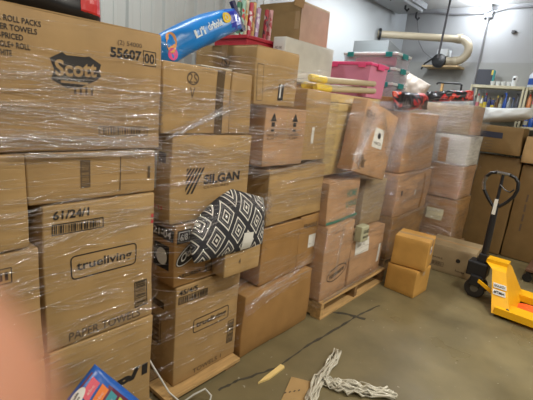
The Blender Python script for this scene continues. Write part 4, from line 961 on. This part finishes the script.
for k in range(4): x, y = -1.085+.035*k*.4, 1.62+.025*k; m.box(x-.004, x+.004, y-.008, y+.008, .0051, .0056)
m.build('print', INKF, t)
def scrap(name, label, strands, seed):
    rg = random.Random(seed); mb = MB(); t = thing(name, label, 'plastic film')
    for pts, r, cnt in strands:
        pts = [Vector(p) for p in pts]
        for q in range(cnt):
            o = Vector((rg.gauss(0, r), rg.gauss(0, r), 0)); out = []; rs = []
            N = 14
            for i in range(N+1):
                s_ = i/N*(len(pts)-1); k = min(int(s_), len(pts)-2); p = pts[k].lerp(pts[k+1], s_-k)
                fl = (1-.4*abs(2*i/N-1))
                out.append(p+o*fl+Vector((rg.gauss(0, .0045), rg.gauss(0, .0045), .008+abs(rg.gauss(0, .016))))); rs.append(.003+rg.random()*.006)
            mb.tube(out, rs, 5)
    mb.build('film_strands', SCRAP, t, smooth='all')
    return t
SCRAP = mat('cloudy_film', (214, 208, 190), rough=.22, var=.1, spec=.9, alpha=.75)
scrap('film_scrap', 'bunched clear stretch film scrap twisted on the floor at bottom centre', [([(-1.08, 2.17, 0), (-1.04, 2.06, 0), (-1.02, 1.93, 0), (-1.0, 1.82, 0), (-.95, 1.68, 0), (-.9, 1.58, 0)], .020, 20), ([(-1.0, 1.86, 0), (-.93, 1.87, 0), (-.85, 1.92, 0), (-.77, 1.97, 0), (-.64, 2.06, 0)], .024, 22)], 6)
t = thing('white_strap', 'loose white strap curling to the floor beside the low skid', 'strap'); MB().tube([(-1.66, 1.03, .33), (-1.56, 1.06, .2), (-1.46, 1.10, .07), (-1.405, 1.14, .015), (-1.38, 1.20, .05), (-1.36, 1.26, .065), (-1.33, 1.28, .03), (-1.31, 1.25, .006), (-1.27, 1.18, .005)], .005, 6).build('strap_loop', mat('white_webbing', (200, 198, 190)), t, smooth=True)

# ------------------------------------------------------------------ ceiling lamps above the aisle
for i, (x, y, p) in enumerate(LAMPS):
    t = thing('ceiling_light', 'white ceiling strip lamp above the %s' % ('aisle beside the nearest stack', 'aisle beside the pallet jack', 'aisle end by the back wall', 'row over the first stacks', 'row over the totes', 'far right floor near the camera', 'far right floor at the back')[i], 'ceiling lamp', (x, y, CEIL-.10))
    MB().box(-.11, .11, -.65, .65, .02, .10, .006).build('housing', WHITEPL, t)
    MB().tube([(0, -.6, .0), (0, .6, .0)], .014, 8).build('tube', mat('lamp_tube', (255, 250, 240), emit=3), t)

# ------------------------------------------------------------------ the photographer's fingertip at the lens
def hand():
    R = Vector((.7476, .6576, .0930)); U_ = Vector((-.2282, .1229, .9658)); F = Vector((-.6237, .7433, -.2419))
    tip = Vector((0, 0, 1.6)) + .021*(F + (-52-266.5)/400*R - (380-200)/400*U_)
    def P(r, u, f): return tip + R*r + U_*u + F*f
    me = bpy.data.meshes.new('hand'); chains = [
        [(0, 0, 0, .0078), (-.016, -.012, -.004, .0085), (-.034, -.026, -.010, .0090), (-.062, -.040, -.024, .0098), (-.092, -.052, -.040, .012)],
    ]
    verts = []; edges = []; rad = []
    def chain(pts, start=None):
        prev = start
        for (r, u, f, q) in pts:
            verts.append(P(r, u, f)); rad.append(q); i = len(verts)-1
            if prev is not None: edges.append((prev, i))
            prev = i
        return prev
    root = chain([(-.135, -.085, -.070, .024)])
    wrist = chain([(-.165, -.115, -.085, .022), (-.20, -.16, -.10, .026)], root)
    k1 = chain([(-.100, -.055, -.045, .013), (-.070, -.042, -.028, .0098), (-.040, -.028, -.013, .0090), (-.018, -.013, -.005, .0084), (0, 0, 0, .0095), (.003, .002, .001, .006)], root)
    for dr, du, df, s_ in ((-.008, -.022, .012, 1.0), (-.018, -.042, .022, .95), (-.030, -.058, .032, .8)):
        chain([(-.108+dr*.5, -.062+du*.8, -.048+df*.6, .012), (-.080+dr, -.062+du, -.020+df, .0095*s_), (-.060+dr, -.070+du, .004+df, .0088*s_), (-.056+dr, -.090+du, .010+df, .0078*s_)], root)
    chain([(-.115, -.055, -.085, .012), (-.085, -.030, -.095, .0105), (-.062, -.018, -.090, .0092)], root)
    me.from_pydata(verts, edges, []); o = bpy.data.objects.new('hand', me); COL.objects.link(o)
    sk = o.modifiers.new('skin', 'SKIN'); sd = o.modifiers.new('sub', 'SUBSURF'); sd.levels = sd.render_levels = 2
    for i, q in enumerate(rad): me.skin_vertices[0].data[i].radius = (q, q); me.skin_vertices[0].data[i].use_root = (i == 0)
    bpy.context.view_layer.update()
    ev = bpy.data.meshes.new_from_object(o.evaluated_get(bpy.context.evaluated_depsgraph_get())); bpy.data.objects.remove(o)
    for p in ev.polygons: p.use_smooth = True
    m = mat('skin', (152, 104, 80), rough=.5); m.node_tree.nodes['Principled BSDF'].inputs['Subsurface Weight'].default_value = .15
    m.node_tree.nodes['Principled BSDF'].inputs['Subsurface Radius'].default_value = (.01, .004, .002)
    ev.materials.append(m)
    t = thing('hand', 'blurred fingertip of the photographer over the lower left of the lens', 'hand')
    ob = bpy.data.objects.new('fingers', ev); COL.objects.link(ob); ob.parent = t
hand()
